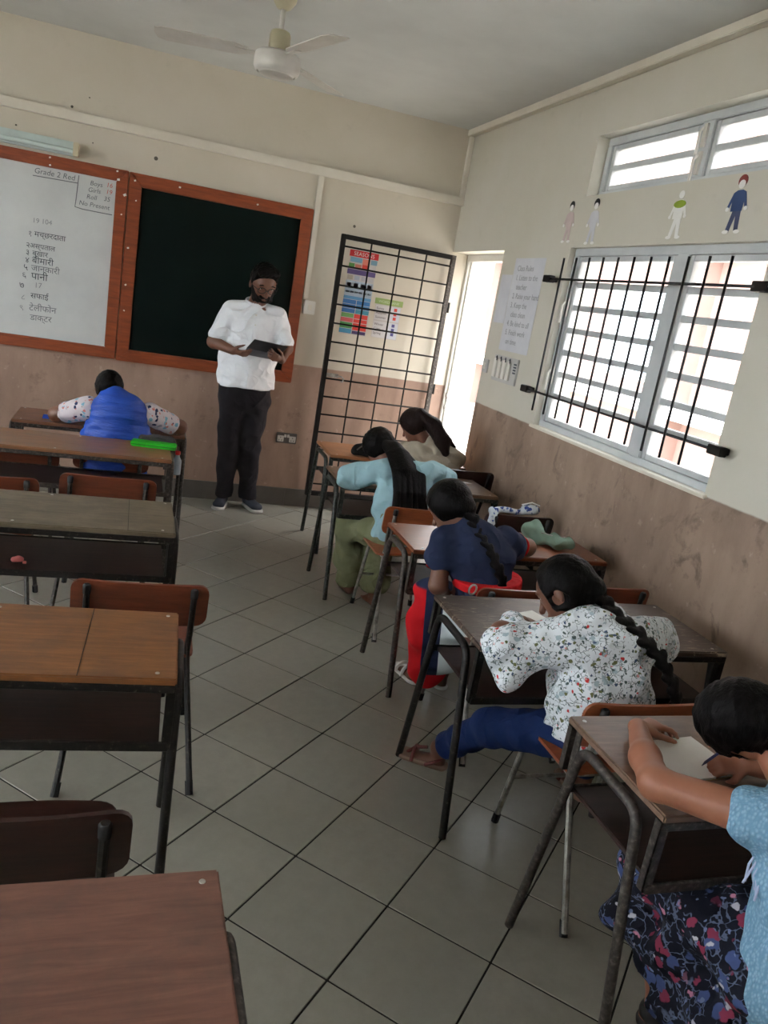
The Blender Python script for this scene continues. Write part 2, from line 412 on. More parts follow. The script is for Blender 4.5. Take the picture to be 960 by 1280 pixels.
for z in (0.5, 1.1, 1.75): MB().tube([(gw+0.012, 0.0, z-0.04), (gw+0.012, 0.0, z+0.04)], 0.011, 10).build('hinge', gd, gt, 0, True)
MB().box((gw+0.005, 0.0, 0.48), (gw+0.018, 0.075, 0.52)).build('hinge_bracket', gd, gt)
for z in (1.08, 1.73): MB().box((gw+0.005, 0.0, z), (gw+0.018, 0.075, z+0.04)).build('hinge_bracket', gd, gt)

# ------------------------------------------------------------------ boards on the front wall
def text(name, body, size, loc, rot, mat, parent, align='LEFT', depth=0.0003, shear=0.0, offset=0.0, space=1.0):
    c = bpy.data.curves.new(name, 'FONT'); c.body = body; c.size = size; c.extrude = depth; c.align_x = align; c.shear = shear; c.offset = offset
    c.space_character = space; c.resolution_u = 3
    c.materials.append(mat)
    tmp = bpy.data.objects.new(name, c); COL.objects.link(tmp)
    me = bpy.data.meshes.new_from_object(tmp.evaluated_get(bpy.context.evaluated_depsgraph_get()))
    bpy.data.objects.remove(tmp); bpy.data.curves.remove(c)
    o = bpy.data.objects.new(name, me); o.location = loc; o.rotation_euler = rot; COL.objects.link(o); o.parent = parent
    if not me.materials: me.materials.append(mat)
    return o
WALLTXT = (HP, 0, 0)                      # upright on the front wall, read from the room
def board(name, label, x0, x1, z0, z1, fw, surf, depth=0.034):
    t = thing(name, label, 'board', ((x0+x1)/2, YF, z0)); cx = (x0+x1)/2
    a, b, h = x0-cx, x1-cx, z1-z0
    MB().box((a+0.01, -0.014, 0.01), (b-0.01, 0, h-0.01)).build('writing_surface', surf, t)
    def bar(poly):
        MB().prism(poly, depth, Matrix(((1, 0, 0, 0), (0, 0, -1, 0), (0, 1, 0, 0), (0, 0, 0, 1)))).build('frame_rail', M['bwood'], t, 0.004)
    bar([(a, 0), (b, 0), (b-fw, fw), (a+fw, fw)]); bar([(a, h), (a+fw, h-fw), (b-fw, h-fw), (b, h)])
    for s, e in ((a, 1), (b, -1)):
        bar([(s, 0), (s+e*fw, fw), (s+e*fw, h-fw), (s, h)] if e > 0 else [(s, 0), (s, h), (s-fw, h-fw), (s-fw, fw)])
    return t
WB = board('whiteboard', 'large wood-framed whiteboard with a handwritten word list in black marker', -2.25, -0.120, 0.998, 2.278, 0.078, M['white_board'])
GB = board('chalkboard', 'dark green chalkboard in a wooden frame behind the standing teacher', -0.116, 1.178, 0.992, 2.276, 0.086, M['green_board'])
wx, wz = (-2.25-0.120)/2, 0.998
def wtxt(s, x, z, size, mat, rot=0.0, **kw): text('handwriting', s, size, (x-wx, -0.0150, z-wz), (HP, rot, 0), mat, WB, **kw)
wtxt('Grade 2 Red', -0.716, 2.150, 0.049, M['ink_mid'], 0.0, shear=0.15)
def stroke(parent, pts, mat, w=0.005, name='marker_line'):
    MB().tube(pts, w, 6, sq=(1, 1)).build(name, mat, parent)
stroke(WB, [(-0.722-wx, -0.014, 2.132-wz), (-0.443-wx, -0.014, 2.138-wz)], M['ink_mid'], 0.003)
stroke(WB, [(-0.438-wx, -0.014, 2.188-wz), (-0.447-wx, -0.014, 2.03-wz), (-0.451-wx, -0.014, 1.985-wz), (-0.40-wx, -0.014, 1.978-wz), (-0.21-wx, -0.014, 1.976-wz)], M['ink_mid'], 0.003)
for s, x, z in (('Boys', -0.366, 2.142), ('Girls', -0.376, 2.098), ('Roll', -0.383, 2.052), ('No Present', -0.428, 2.004)): wtxt(s, x, z, 0.042, M['ink_mid'], shear=0.15)
for s, x, z, m in (('16', -0.262, 2.150, 'ink_red'), ('19', -0.262, 2.106, 'ink_red'), ('35', -0.272, 2.058, 'ink_mid')): wtxt(s, x, z, 0.042, M[m], shear=0.15)
wtxt('19', -0.712, 1.835, 0.045, M['ink_faint']); wtxt('104', -0.655, 1.838, 0.045, M['ink_faint'])
D = 'ink'
for s, x, z, sz, m in (('१', -0.735, 1.745, 0.05, 'ink_mid'), ('मच्छरदाता', -0.695, 1.748, 0.050, D),
                       ('२', -0.745, 1.668, 0.05, D), ('अस्पताल', -0.722, 1.670, 0.046, D), ('३', -0.745, 1.620, 0.05, D), ('बुखार', -0.702, 1.622, 0.048, D),
                       ('४', -0.745, 1.570, 0.05, D), ('बीमारी', -0.702, 1.572, 0.058, D), ('५', -0.755, 1.520, 0.055, D), ('जानकारी', -0.705, 1.522, 0.056, 'ink_mid'),
                       ('६', -0.762, 1.465, 0.055, 'ink_mid'), ('पानी', -0.702, 1.466, 0.064, D), ('७', -0.775, 1.395, 0.06, D), ('17', -0.680, 1.412, 0.05, 'ink_faint'),
                       ('८', -0.76, 1.320, 0.05, 'ink_faint'), ('सफाई', -0.700, 1.338, 0.052, D), ('९', -0.768, 1.248, 0.05, 'ink_faint'), ('टेलीफोन', -0.706, 1.255, 0.058, 'ink_mid'), ('डाक्टर', -0.698, 1.190, 0.056, 'ink_mid')):
    wtxt(s, x, z, sz, M[m])
# scraps of white sticky paper on the frames
for (x, z, s, par, pc) in [(-0.621, 2.262, 0.012, WB, wx), (-0.618, 2.215, 0.012, WB, wx), (-0.196, 2.262, 0.013, WB, wx), (-0.185, 2.21, 0.018, WB, wx), (-0.137, 2.12, 0.02, WB, wx), (-0.15, 1.99, 0.01, WB, wx),
                           (-0.078, 2.225, 0.013, GB, 0.531), (-0.062, 2.097, 0.010, GB, 0.531), (-0.09, 1.778, 0.014, GB, 0.531), (-0.087, 1.527, 0.014, GB, 0.531), (-0.084, 1.349, 0.011, GB, 0.531), (0.22, 2.24, 0.014, GB, 0.531), (0.766, 2.23, 0.014, GB, 0.531), (1.11, 1.2, 0.01, GB, 0.531)]:
    z_0 = 0.998 if par is WB else 0.992
    a = rng.uniform(-0.6, 0.6); mtx = T(x-pc, -0.0345, z-z_0) @ RY(a)
    MB().box((-s/2, -0.002, -s*0.4), (s/2, 0.001, s*0.4), mtx).build('tape_scrap', M['white_paper'], par)

# fluorescent tube fitting over the whiteboard
tl = thing('tube_light', 'unlit fluorescent tube batten on the wall above the whiteboard', 'light fitting', (-1.07, YF, 2.34))
MB().box((-0.61, -0.055, -0.042), (0.61, 0.0, 0.045)).build('batten', flat('batten_paint', (196, 208, 204), 0.4), tl, 0.008)
MB().tube([(-0.60, -0.082, -0.018), (0.60, -0.082, -0.018)], 0.016, 14).build('tube', flat('tube_glass', (206, 220, 216), 0.2), tl, 0, 'auto')
for s in (-1, 1): MB().box((s*0.61-0.018, -0.102, -0.045), (s*0.61+0.018, -0.02, 0.040)).build('end_cap', flat('batten_cap_cream', (206, 194, 164), 0.5), tl, 0.004)
# mains socket, small switch box on the front wall
so = thing('power_socket', 'dark double mains socket with white switches low on the front wall', 'socket', (1.205, YF, 0.553))
MB().box((-0.082, -0.010, -0.042), (0.082, 0, 0.042)).build('face_plate', flat('socket_plate_grey', (92, 84, 80), 0.4), so, 0.004)
for s in (-1, 1):
    MB().box((s*0.048-0.026, -0.013, -0.030), (s*0.048+0.026, -0.009, 0.018)).build('outlet', flat('socket_white', (206, 198, 190), 0.4), so, 0.002)
    for dx, dz in ((-0.010, -0.018), (0.010, -0.018), (0, 0.004)): MB().box((s*0.048+dx-0.003, -0.0138, dz-0.004), (s*0.048+dx+0.003, -0.0128, dz+0.004)).build('pin_hole', M['rubber'], so)
    MB().box((s*0.012-0.009, -0.016, 0.006), (s*0.012+0.009, -0.010, 0.030)).build('rocker', flat('socket_white', (206, 198, 190), 0.4), so, 0.002)
sb = thing('switch_box', 'small white surface switch box beside the chalkboard frame', 'switch', (1.243, YF, 1.578))
MB().box((-0.043, -0.035, -0.05), (0.043, 0, 0.05)).build('box', M['plastic_w'], sb, 0.004)
MB().box((-0.015, -0.041, -0.02), (0.015, -0.034, 0.02)).build('rocker', M['trim'], sb, 0.002)

# posters on the front wall behind the gate
def fpanel(parent, x0, x1, z0, z1, c, name='printed_panel', proud=0.0015):
    return MB().box((x0, -proud, z0), (x1, 0, z1)).build(name, flat('print_%d_%d_%d' % c, c, 0.6, 8), parent)
P1 = thing('seasons_poster', 'tall pieced paper poster with red heading strip and coloured word cells', 'poster', (1.61, YF, 1.74))
px, pz = 1.61, 1.74
MB().box((1.505-px, -0.0008, 1.425-pz), (1.722-px, 0, 2.055-pz)).build('backing_paper', flat('poster_grey', (198, 190, 186), 0.7), P1)
def p1(x0, x1, z0, z1, c): fpanel(P1, x0-px, x1-px, z0-pz, z1-pz, c)
p1(1.50, 1.73, 2.005, 2.052, (206, 40, 44)); text('heading', 'SEASONS', 0.040, (1.615-px, -0.002, 2.015-pz), WALLTXT, flat('print_pale', (228, 214, 210)), P1, 'CENTER')
p1(1.512, 1.605, 1.965, 2.000, (120, 166, 190)); p1(1.61, 1.655, 1.955, 1.998, (220, 130, 110)); p1(1.675, 1.725, 1.965, 2.000, (120, 158, 178))
p1(1.505, 1.55, 1.925, 1.955, (86, 140, 70)); p1(1.555, 1.605, 1.922, 1.952, (196, 120, 100)); p1(1.61, 1.665, 1.915, 1.955, (206, 64, 50))
p1(1.50, 1.725, 1.875, 1.912, (92, 76, 124))
for q in range(4): p1(1.508+q*0.055, 1.55+q*0.055, 1.835, 1.868, [(176, 166, 150), (170, 178, 190), (176, 172, 178), (184, 180, 182)][q])
p1(1.50, 1.72, 1.715, 1.828, (172, 186, 200))
for q in range(4): p1(1.51+q*0.055, 1.545+q*0.055, 1.785, 1.812, (190, 160, 168)); 
for q in range(6): p1(1.51+q*0.035, 1.538+q*0.035, 1.738, 1.752, [(96, 110, 120), (40, 50, 66)][q % 2])
p1(1.50, 1.72, 1.69, 1.714, (96, 150, 190))
for r, (za, zb) in enumerate(((1.655, 1.687), (1.622, 1.652), (1.588, 1.619))):
    p1(1.50, 1.605, za, zb, (58, 112, 172)); p1(1.610, 1.718, za, zb, [(60, 120, 176), (62, 128, 176), (74, 146, 166)][r])
for r, (za, zb, c) in enumerate(((1.553, 1.584, (112, 160, 96)), (1.518, 1.549, (206, 92, 96)), (1.470, 1.514, (80, 148, 84)), (1.432, 1.466, (74, 142, 178)))):
    p1(1.502, 1.60, za, zb, c)
for r, (za, zb) in enumerate(((1.551, 1.584), (1.520, 1.546), (1.490, 1.515), (1.462, 1.485), (1.432, 1.456))):
    c = (214, 66, 56) if r < 4 else (72, 54, 100)
    p1(1.605, 1.656, za, zb, c); p1(1.662, 1.715, za, zb, c)
P2 = thing('word_poster', 'smaller white wall chart with green heading strip behind the gate', 'poster', (1.87, YF, 1.58))
px2, pz2 = 1.87, 1.58
MB().box((1.764-px2, -0.0008, 1.432-pz2), (1.975-px2, 0, 1.70-pz2)).build('backing_paper', flat('poster_grey', (198, 190, 186), 0.7), P2)
fpanel(P2, 1.755-px2, 1.985-px2, 1.690-pz2, 1.735-pz2, (150, 172, 104))
text('heading', 'WORD BANK', 0.028, (1.87-px2, -0.002, 1.702-pz2), WALLTXT, flat('print_pale_green', (206, 216, 180)), P2, 'CENTER')
for (za, zb, lines, c) in ((1.570, 1.682, ('Sunny', 'Autumn', 'Summer'), (216, 74, 62)), (1.436, 1.560, ('Winter', 'Crisp', 'Spring'), (84, 82, 140))):
    fpanel(P2, 1.768-px2, 1.885-px2, za-pz2, zb-pz2, (208, 204, 204)); fpanel(P2, 1.895-px2, 1.972-px2, za-pz2, zb-pz2, (204, 206, 214))
    for q, s in enumerate(lines): text('printed_word', s, 0.026, (1.775-px2, -0.002, zb-0.032-q*0.034-pz2), WALLTXT, flat('print_dark', (96, 82, 84)), P2)
    for q in range(3): fpanel(P2, 1.92-px2, 1.945-px2, zb-0.032-q*0.034-pz2, zb-0.008-q*0.034-pz2, c, proud=0.0022)

# wall marks: nail plugs and patches
for (x, z, s, lb) in ((0.046, 2.397, 0.028, 'largest grey nail plug, in the wall above the chalkboard'), (-0.507, 2.604, 0.018, 'grey nail plug just above the wall ledge over the tube light'), (-0.403, 2.682, 0.010, 'tiny grey nail plug highest on the front wall'), (-0.365, 2.41, 0.009, 'tiny grey nail plug beside the end of the tube light'), (1.505, 2.217, 0.022, 'grey nail plug above the steel gate'), (-0.838, 2.42, 0.012, 'small grey nail plug directly above the tube light')):
    tag(MB().lathe([(s*0.5, 0), (s*0.35, 0.004), (0.001, 0.005)], 8).build('wall_plug', flat('plug_grey', (110, 104, 94), 0.8)), lb, 'plug', 'nail plugs in the front wall').matrix_world = T(x, YF, z) @ RX(HP)

# ------------------------------------------------------------------ things on the right wall
RW = Matrix(((0, 0, -1, XR), (-1, 0, 0, 0), (0, 1, 0, 0), (0, 0, 0, 1)))     # local x -> -Y, local y -> Z, local z -> into the room
def on_right(name, label, cat, y, z, group=None):
    o = thing(name, label, cat); o.matrix_world = RW @ T(-y, z, 0); tag(o, group=group); return o
def lbox(x0, x1, y0, y1, z0=0.0, z1=0.001): return MB().box((x0, y0, z0), (x1, y1, z1))
n1 = on_right('handwritten_notice', 'tall white handwritten notice taped to the wall beside the window', 'notice', 4.74, 1.82)
lbox(-0.21, 0.21, -0.29, 0.30).build('sheet', M['paper'], n1)
for q, s in enumerate(('Class Rules', '1. Listen to the', 'teacher', '2. Raise your hand', '3. Keep the', 'class clean', '4. Be kind to all', '5. Finish work', 'on time')):
    text('handwriting', s, 0.050, (-0.16+(0.03 if q in (2, 5, 8) else 0), 0.22-q*0.058, 0.0012), (0, 0, 0), M['ink_faint'], n1)
n2 = on_right('blank_notice', 'plain pale sheet of paper taped beside the door opening', 'notice', 5.06, 1.86)
lbox(-0.06, 0.105, -0.16, 0.155).build('sheet', M['paper'], n2)
sw = on_right('wall_switch_bank', 'bank of five white rocker switches below the handwritten notice', 'switch', 4.80, 1.41)
lbox(-0.16, 0.20, -0.085, 0.085, 0, 0.012).build('face_plate', flat('switch_plate', (190, 188, 184), 0.4), sw, 0.004)
for q in range(4):
    MB().box((-0.14+q*0.068, -0.062, 0.011), (-0.14+q*0.068+0.052, 0.062, 0.024), None).build('rocker', M['plastic_w'], sw, 0.004)
    MB().tube([(-0.13+q*0.068, 0.066, 0.012), (-0.105+q*0.068, 0.076, 0.022), (-0.09+q*0.068, 0.05, 0.026)], 0.004, 6).build('dark_tab', M['ink'], sw)
for q in range(4): MB().box((0.150, -0.010+q*0.018, 0.011), (0.185, q*0.018, 0.015)).build('label_strip', M['ink'], sw)
s2 = on_right('light_switch', 'single small white light switch at the edge of the door opening', 'switch', 5.10, 1.40)
lbox(-0.045, 0.045, -0.045, 0.045, 0, 0.010).build('face_plate', flat('switch_plate', (190, 188, 184), 0.4), s2, 0.003)
lbox(-0.018, 0.018, -0.022, 0.022, 0.009, 0.015).build('rocker', M['plastic_w'], s2, 0.002)

# paper doll cut-outs between the two windows
def ell(cx, cy, rx, ry, n=14, a=0.0):
    return [(cx+rx*math.cos(t)*math.cos(a)-ry*math.sin(t)*math.sin(a), cy+rx*math.cos(t)*math.sin(a)+ry*math.sin(t)*math.cos(a)) for t in [2*math.pi*i/n for i in range(n)]]
def doll(label, y, zf, h, body, legs, hair, top, shirt=None, hairshape='bob'):
    o = on_right('paper_doll', label, 'paper cut-out', y, zf, 'paper dolls between the windows'); s = h/0.235
    def pc(name, poly, mat, z=0.0012): MB().prism([(a*s*1.35, b*s) for a, b in poly], 0.0010, T(0, 0, z-0.001)).build(name, mat, o)
    out = M['ink_mid']
    pc('leg', [(-0.030, 0.0), (-0.012, 0.0), (0.008, 0.095), (-0.014, 0.095)], legs); pc('leg', [(0.012, 0.0), (0.030, 0.0), (0.022, 0.095), (0.000, 0.095)], legs)
    pc('foot', ell(-0.026, 0.004, 0.015, 0.008), M['white_paper'], 0.0016); pc('foot', ell(0.026, 0.004, 0.015, 0.008), M['white_paper'], 0.0016)
    pc('torso', [(-0.026, 0.088), (0.026, 0.088), (0.028, 0.165), (0.012, 0.175), (-0.012, 0.175), (-0.028, 0.165)], body, 0.0020)
    pc('arm', [(-0.028, 0.165), (-0.020, 0.150), (-0.036, 0.100), (-0.046, 0.104)], top, 0.0024); pc('arm', [(0.028, 0.165), (0.020, 0.150), (0.036, 0.100), (0.046, 0.104)], top, 0.0024)
    pc('hand', ell(-0.042, 0.098, 0.008, 0.009), M['white_paper'], 0.0028); pc('hand', ell(0.042, 0.098, 0.008, 0.009), M['white_paper'], 0.0028)
    if hair is not None: pc('hair', ell(0, 0.212, 0.021, 0.026), hair, 0.0024)
    pc('face', ell(0, 0.198, 0.015, 0.018), M['white_paper'], 0.0030)
    if shirt is not None: pc('shirt', ell(0, 0.155, 0.034, 0.018), shirt, 0.0034)
    return o
pp = flat('doll_pink', (206, 186, 184)); bl = flat('doll_black', (22, 22, 24)); wp = M['white_paper']
doll('pale pink paper doll with a black hair ring beside the window corner', 4.345, 2.207, 0.225, pp, pp, bl, pp)
doll('white paper doll with a black hair bun below the upper window corner', 4.075, 2.192, 0.235, M['paper'], M['paper'], bl, M['paper'])
doll('white paper doll with a green scrunched paper top', 3.335, 2.201, 0.228, wp, wp, None, wp, flat('doll_green', (150, 172, 52)))
doll('paper doll with red hair and blue denim-print clothes', 2.945, 2.212, 0.228, flat('doll_blue', (52, 74, 118)), flat('doll_brown_blue', (74, 82, 112)), flat('doll_red', (128, 48, 42)), flat('doll_blue', (52, 74, 118)))

# ------------------------------------------------------------------ ceiling fan
fan = thing('ceiling_fan', 'white three-blade ceiling fan hanging on a short rod', 'fan', (0.572, 4.42, ZC))
MB().lathe([(0.02, 0.0), (0.062, -0.002), (0.06, -0.02), (0.035, -0.055), (0.016, -0.06)], 20).build('canopy', M['fan_neck'], fan, 0, True)
MB().tube([(0, 0, -0.05), (0, 0, -0.20)], 0.0125, 10).build('down_rod', M['fan_metal'], fan, 0, True)
MB().lathe([(0.016, -0.150), (0.030, -0.152), (0.046, -0.160), (0.052, -0.175), (0.054, -0.255), (0.05, -0.262)], 24).build('neck', M['fan_neck'], fan, 0, 'auto')
MB().lathe([(0.05, -0.254), (0.100, -0.258), (0.113, -0.268), (0.117, -0.290), (0.117, -0.325), (0.108, -0.345), (0.096, -0.352), (0.094, -0.347), (0.086, -0.358), (0.04, -0.366), (0.002, -0.367)], 32).build('motor_housing', M['fan_metal'], fan, 0, 'auto')
for q in range(3):
    a = math.radians(168+120*q); mt = RZ(a) @ T(0, 0, -0.272) @ RX(math.radians(10))
    b = MB().prism([(0.15, -0.035), (0.20, -0.062), (0.56, -0.072), (0.60, -0.055), (0.61, 0.0), (0.60, 0.05), (0.56, 0.066), (0.20, 0.055), (0.15, 0.03)], 0.004, mt)
    bo = b.build('blade', M['fan_metal'], fan)
    MB().box((0.10, -0.018, -0.004), (0.21, 0.018, 0.0), mt).build('blade_arm', M['fan_metal'], bo)

# ------------------------------------------------------------------ outside: neighbouring building and ground
struct('ground', MB().box((XR+0.2, -12, -0.5), (30, 20, -0.1)).box((-30, -12, -0.5), (XL-0.2, 20, -0.1)), mottled('outdoor_concrete', (190, 182, 170), (204, 196, 184), 1.0, 0.9))
nb = thing('neighbouring_building', 'pale pink rendered building seen overexposed through the window', 'building', (XR+5.2, 4.0, -0.1))
pk = mottled('pink_render', (142, 116, 108), (152, 126, 118), 0.8, 0.9)
nm = MB().box((0, -14, 0), (0.3, 60, 6.0)); nm.build('wall', pk, nb)
for y in (-12, -8.5, -5, -1.5, 2.0, 5.5, 9, 12.5, 16, 19.5, 23, 26.5): MB().box((-0.25, y, 0), (0.0, y+0.45, 6.0)).build('pilaster', pk, nb)
for z in (0.9, 3.1): MB().box((-0.35, -14, z), (0.0, 60, z+0.22)).build('ledge', M['white_paper'], nb)
for y in (-10.5, -7, -3.5, 0, 3.5, 7.0):
    wn = MB().box((-0.03, y-0.6, 1.3), (0.0, y+1.0, 2.7)).build('window', M['plastic_w'], nb)
    for q in range(3): MB().box((-0.05, y-0.55+q*0.52, 1.35), (-0.02, y-0.55+q*0.52+0.45, 2.65)).build('pane', flat('distant_glass', (176, 188, 196), 0.2), wn)

# ------------------------------------------------------------------ desks and chairs
def desk_materials(c1, c2, wear, amt, rough=0.4, scratch=None, key=''):
    return wood('desk_wood_'+key, c1, c2, wear, amt, rough, 'X', 10.0, scratch)
M['shelf'] = wood('shelf_wood', (36, 23, 18), (60, 39, 31), (30, 21, 17), 0.6, 0.55)
DESKS = {}
def round_path(pts, r, n=5):
    out = [Vector(pts[0])]
    for a, b, c in zip(pts, pts[1:], pts[2:]):
        a, b, c = Vector(a), Vector(b), Vector(c); u = (a-b).normalized(); w = (c-b).normalized()
        for i in range(n+1):
            t = i/n; p0 = b+u*r; p1 = b+w*r
            out.append(p0*(1-t)**2+b*2*t*(1-t)+p1*t*t)
    out.append(Vector(pts[-1])); return out
def desk(label, x0, yn, ztop, top, metal, L=0.98, D=0.43, rz=0.0, rails=True, patch=None, group='double school desks'):
    t = thing('school_desk', label, 'desk', (x0, yn, 0), rz, group); Z = ztop; th = 0.020
    key = (round(Z, 3), round(L, 3), round(D, 3))
    if key not in DESKS:
        P = {}
        P['desk_top'] = MB().box((0, 0, Z-th), (L, D, Z)).mesh('desk_top', 0.004)
        P['shelf'] = MB().box((0.03, 0.012, Z-0.20), (L-0.03, D-0.05, Z-0.186)).mesh('shelf', 0.002)
        for i, xx in enumerate((-0.006, L+0.006)):
            pth = round_path([(xx, -0.025, 0.004), (xx, 0.075, Z-0.042), (xx, D-0.10, Z-0.036), (xx, D+0.030, 0.004)], 0.05)
            P['leg_frame%d' % i] = MB().tube(pth, 0.0135, 10).mesh('leg_frame')
        for i, xx in enumerate((0.012, L-0.012)):
            P['bracket%d' % (2*i)] = MB().box((xx-0.012, 0.004, Z-0.205), (xx+0.012, 0.010, Z-th)).box((xx-0.012, 0.004, Z-0.205), (xx-0.007, 0.028, Z-th)).mesh('bracket', 0.001, 1)
            P['bracket%d' % (2*i+1)] = MB().box((xx-0.003, D-0.06, Z-0.20), (xx+0.003, D-0.036, Z-th-0.001), ).box((xx-0.012, D-0.026, Z-0.15), (xx+0.012, D-0.006, Z-th-0.001)).mesh('bracket', 0.001, 1)
        for i, (ya, yb, za, zb) in enumerate(((0.002, 0.024, Z-th-0.022, Z-th-0.001), (D-0.026, D-0.004, Z-th-0.022, Z-th-0.001), (0.002, 0.012, Z-0.210, Z-0.184), (D-0.052, D-0.046, Z-0.205, Z-0.180))):
            P['rail%d' % i] = MB().box((0.006, ya, za), (L-0.006, yb, zb)).mesh('rail', 0.002, 1)
        P['rivet'] = MB().lathe([(0.006, 0), (0.0055, 0.0015), (0.002, 0.002)], 10).mesh('rivet')
        DESKS[key] = P
    P = DESKS[key]
    for kk, me in P.items():
        base = kk.rstrip('0123456789')
        if base == 'rivet': continue
        me = me.copy() if base in ('desk_top', 'leg_frame', 'bracket', 'rail') else me
        me.materials.clear(); me.materials.append({'desk_top': top, 'shelf': M['shelf']}.get(base, metal))
        o = mobj(base, me, None, t, 'auto' if base == 'leg_frame' else False)
    for (x, y) in ((0.03, D-0.03), (L*0.5, D-0.03), (L-0.03, D-0.03), (0.05, 0.03), (L*0.5-0.1, 0.03), (L-0.05, 0.03)):
        o = mobj('rivet', P['rivet'], M['rivet'], t); o.location = (x, y, Z)
    if patch: MB().box((patch-0.0012, 0.004, Z-0.001), (patch+0.0012, D-0.004, Z+0.0004)).build('seam', M['shelf'], t)
    return t
W = {
 'd5': desk_materials((96, 74, 60), (130, 104, 86), (80, 62, 52), 0.5, 0.42, None, 'd5'),
 'd4': desk_materials((52, 40, 34), (82, 66, 56), (104, 88, 74), 0.35, 0.35, (176, 162, 140), 'd4'),
 'd3': desk_materials((104, 54, 32), (136, 76, 48), (96, 58, 42), 0.4, 0.28, None, 'd3'),
 'd2': desk_materials((92, 66, 48), (120, 90, 66), (80, 60, 48), 0.4, 0.4, None, 'd2'),
 'd1': desk_materials((140, 92, 60), (170, 116, 78), (120, 84, 60), 0.4, 0.4, None, 'd1'),
 'l1': desk_materials((104, 68, 50), (134, 90, 66), (90, 66, 52), 0.4, 0.4, None, 'l1'),
 'l2': desk_materials((118, 78, 50), (150, 104, 70), (112, 94, 78), 0.6, 0.4, None, 'l2'),
 'l3': desk_materials((84, 74, 58), (118, 106, 86), (134, 122, 102), 0.5, 0.5, None, 'l3'),
 'l4': desk_materials((112, 70, 38), (152, 100, 58), (86, 66, 54), 0.45, 0.4, None, 'l4'),
 'l5': desk_materials((110, 74, 64), (142, 100, 86), (96, 78, 70), 0.5, 0.35, None, 'l5'),
}
desk('brown wooden desk holding the white notebook, girl in blue knit top at it', 1.185, 1.215, 0.715, W['d5'], M['steel'], 0.98, 0.425)
desk('dark scratched wooden desk of the girl in the floral blouse', 1.120, 2.085, 0.70, W['d4'], M['steel_dark'], 0.98, 0.435)
desk('glossy red-brown desk in front of the girl in navy dress', 1.215, 3.030, 0.70, W['d3'], M['steel'], 0.98, 0.40)
desk('desk of the girl in the pale blue hoodie, green-grey steel legs', 1.165, 4.150, 0.70, W['d2'], M['steel_green'], 0.98, 0.42)
desk('tan-topped desk nearest the steel gate', 1.285, 4.960, 0.69, W['d1'], M['steel_green'], 0.98, 0.46)
desk('boy in blue vest leans on this desk below the whiteboard', -0.648, 5.02, 0.695, W['l1'], M['steel'], 1.0, 0.42)
desk('long tan wooden desk holding the green case, behind the boy', -0.735, 4.30, 0.70, W['l2'], M['steel'], 0.98, 0.42)
desk('grey weathered wooden desk with a pink eraser on its shelf', -0.765, 3.03, 0.70, W['l3'], M['steel_dark'], 0.98, 0.445, 0.0, True, 0.80)
desk('orange-brown wooden desk with white rivets, second from the camera on the aisle', -0.808, 1.895, 0.70, W['l4'], M['steel_dark'], 0.98, 0.42, -0.05, True, 0.74)
desk('red-brown desk corner closest to the camera', -0.766, 0.738, 0.70, W['l5'], M['steel'], 0.98, 0.42, 0.006)

CW = {'red': wood('chair_plywood_red', (96, 44, 28), (128, 66, 42), (74, 40, 30), 0.4, 0.38), 'dark': wood('chair_plywood_dark', (40, 20, 16), (62, 33, 26), (30, 18, 15), 0.4, 0.42), 'orange': wood('chair_plywood_orange', (128, 66, 38), (158, 88, 54), (100, 56, 40), 0.4, 0.36)}
def curved_panel(w, h, th, bow, corner, n=12):
    """plywood panel in local xz with rounded corners, bowed backwards (-y) in the middle"""
    pts = []
    for cx, cz, a0 in ((w/2-corner, h/2-corner, 0), (-w/2+corner, h/2-corner, HP), (-w/2+corner, -h/2+corner, 2*HP), (w/2-corner, -h/2+corner, 3*HP)):
        for i in range(5):
            a = a0+HP*i/4; pts.append((cx+corner*math.cos(a), cz+corner*math.sin(a)))
    # strips along x so that the bow shows
    xs = sorted({round(p[0], 4) for p in pts} | {round(-w/2+corner+(w-2*corner)*i/n, 4) for i in range(n+1)})
    def zlim(x):
        ax = abs(x)-(w/2-corner)
        return h/2 if ax <= 0 else h/2-corner+math.sqrt(max(corner**2-ax**2, 0))
    mb = MB(); vs = []; 
    for x in xs:
        y = -bow*(1-(2*x/w)**2); zl = zlim(x)
        vs += [(x, y-th/2, -zl), (x, y+th/2, -zl), (x, y+th/2, zl), (x, y-th/2, zl)]
    fs = []
    for i in range(len(xs)-1):
        for k in range(4): a, b = 4*i+k, 4*i+(k+1) % 4; fs.append((a, a+4, b+4, b))
    fs.append((0, 1, 2, 3)); e = 4*(len(xs)-1); fs.append((e+3, e+2, e+1, e))
    return mb.add(vs, fs)
CHAIR = {}
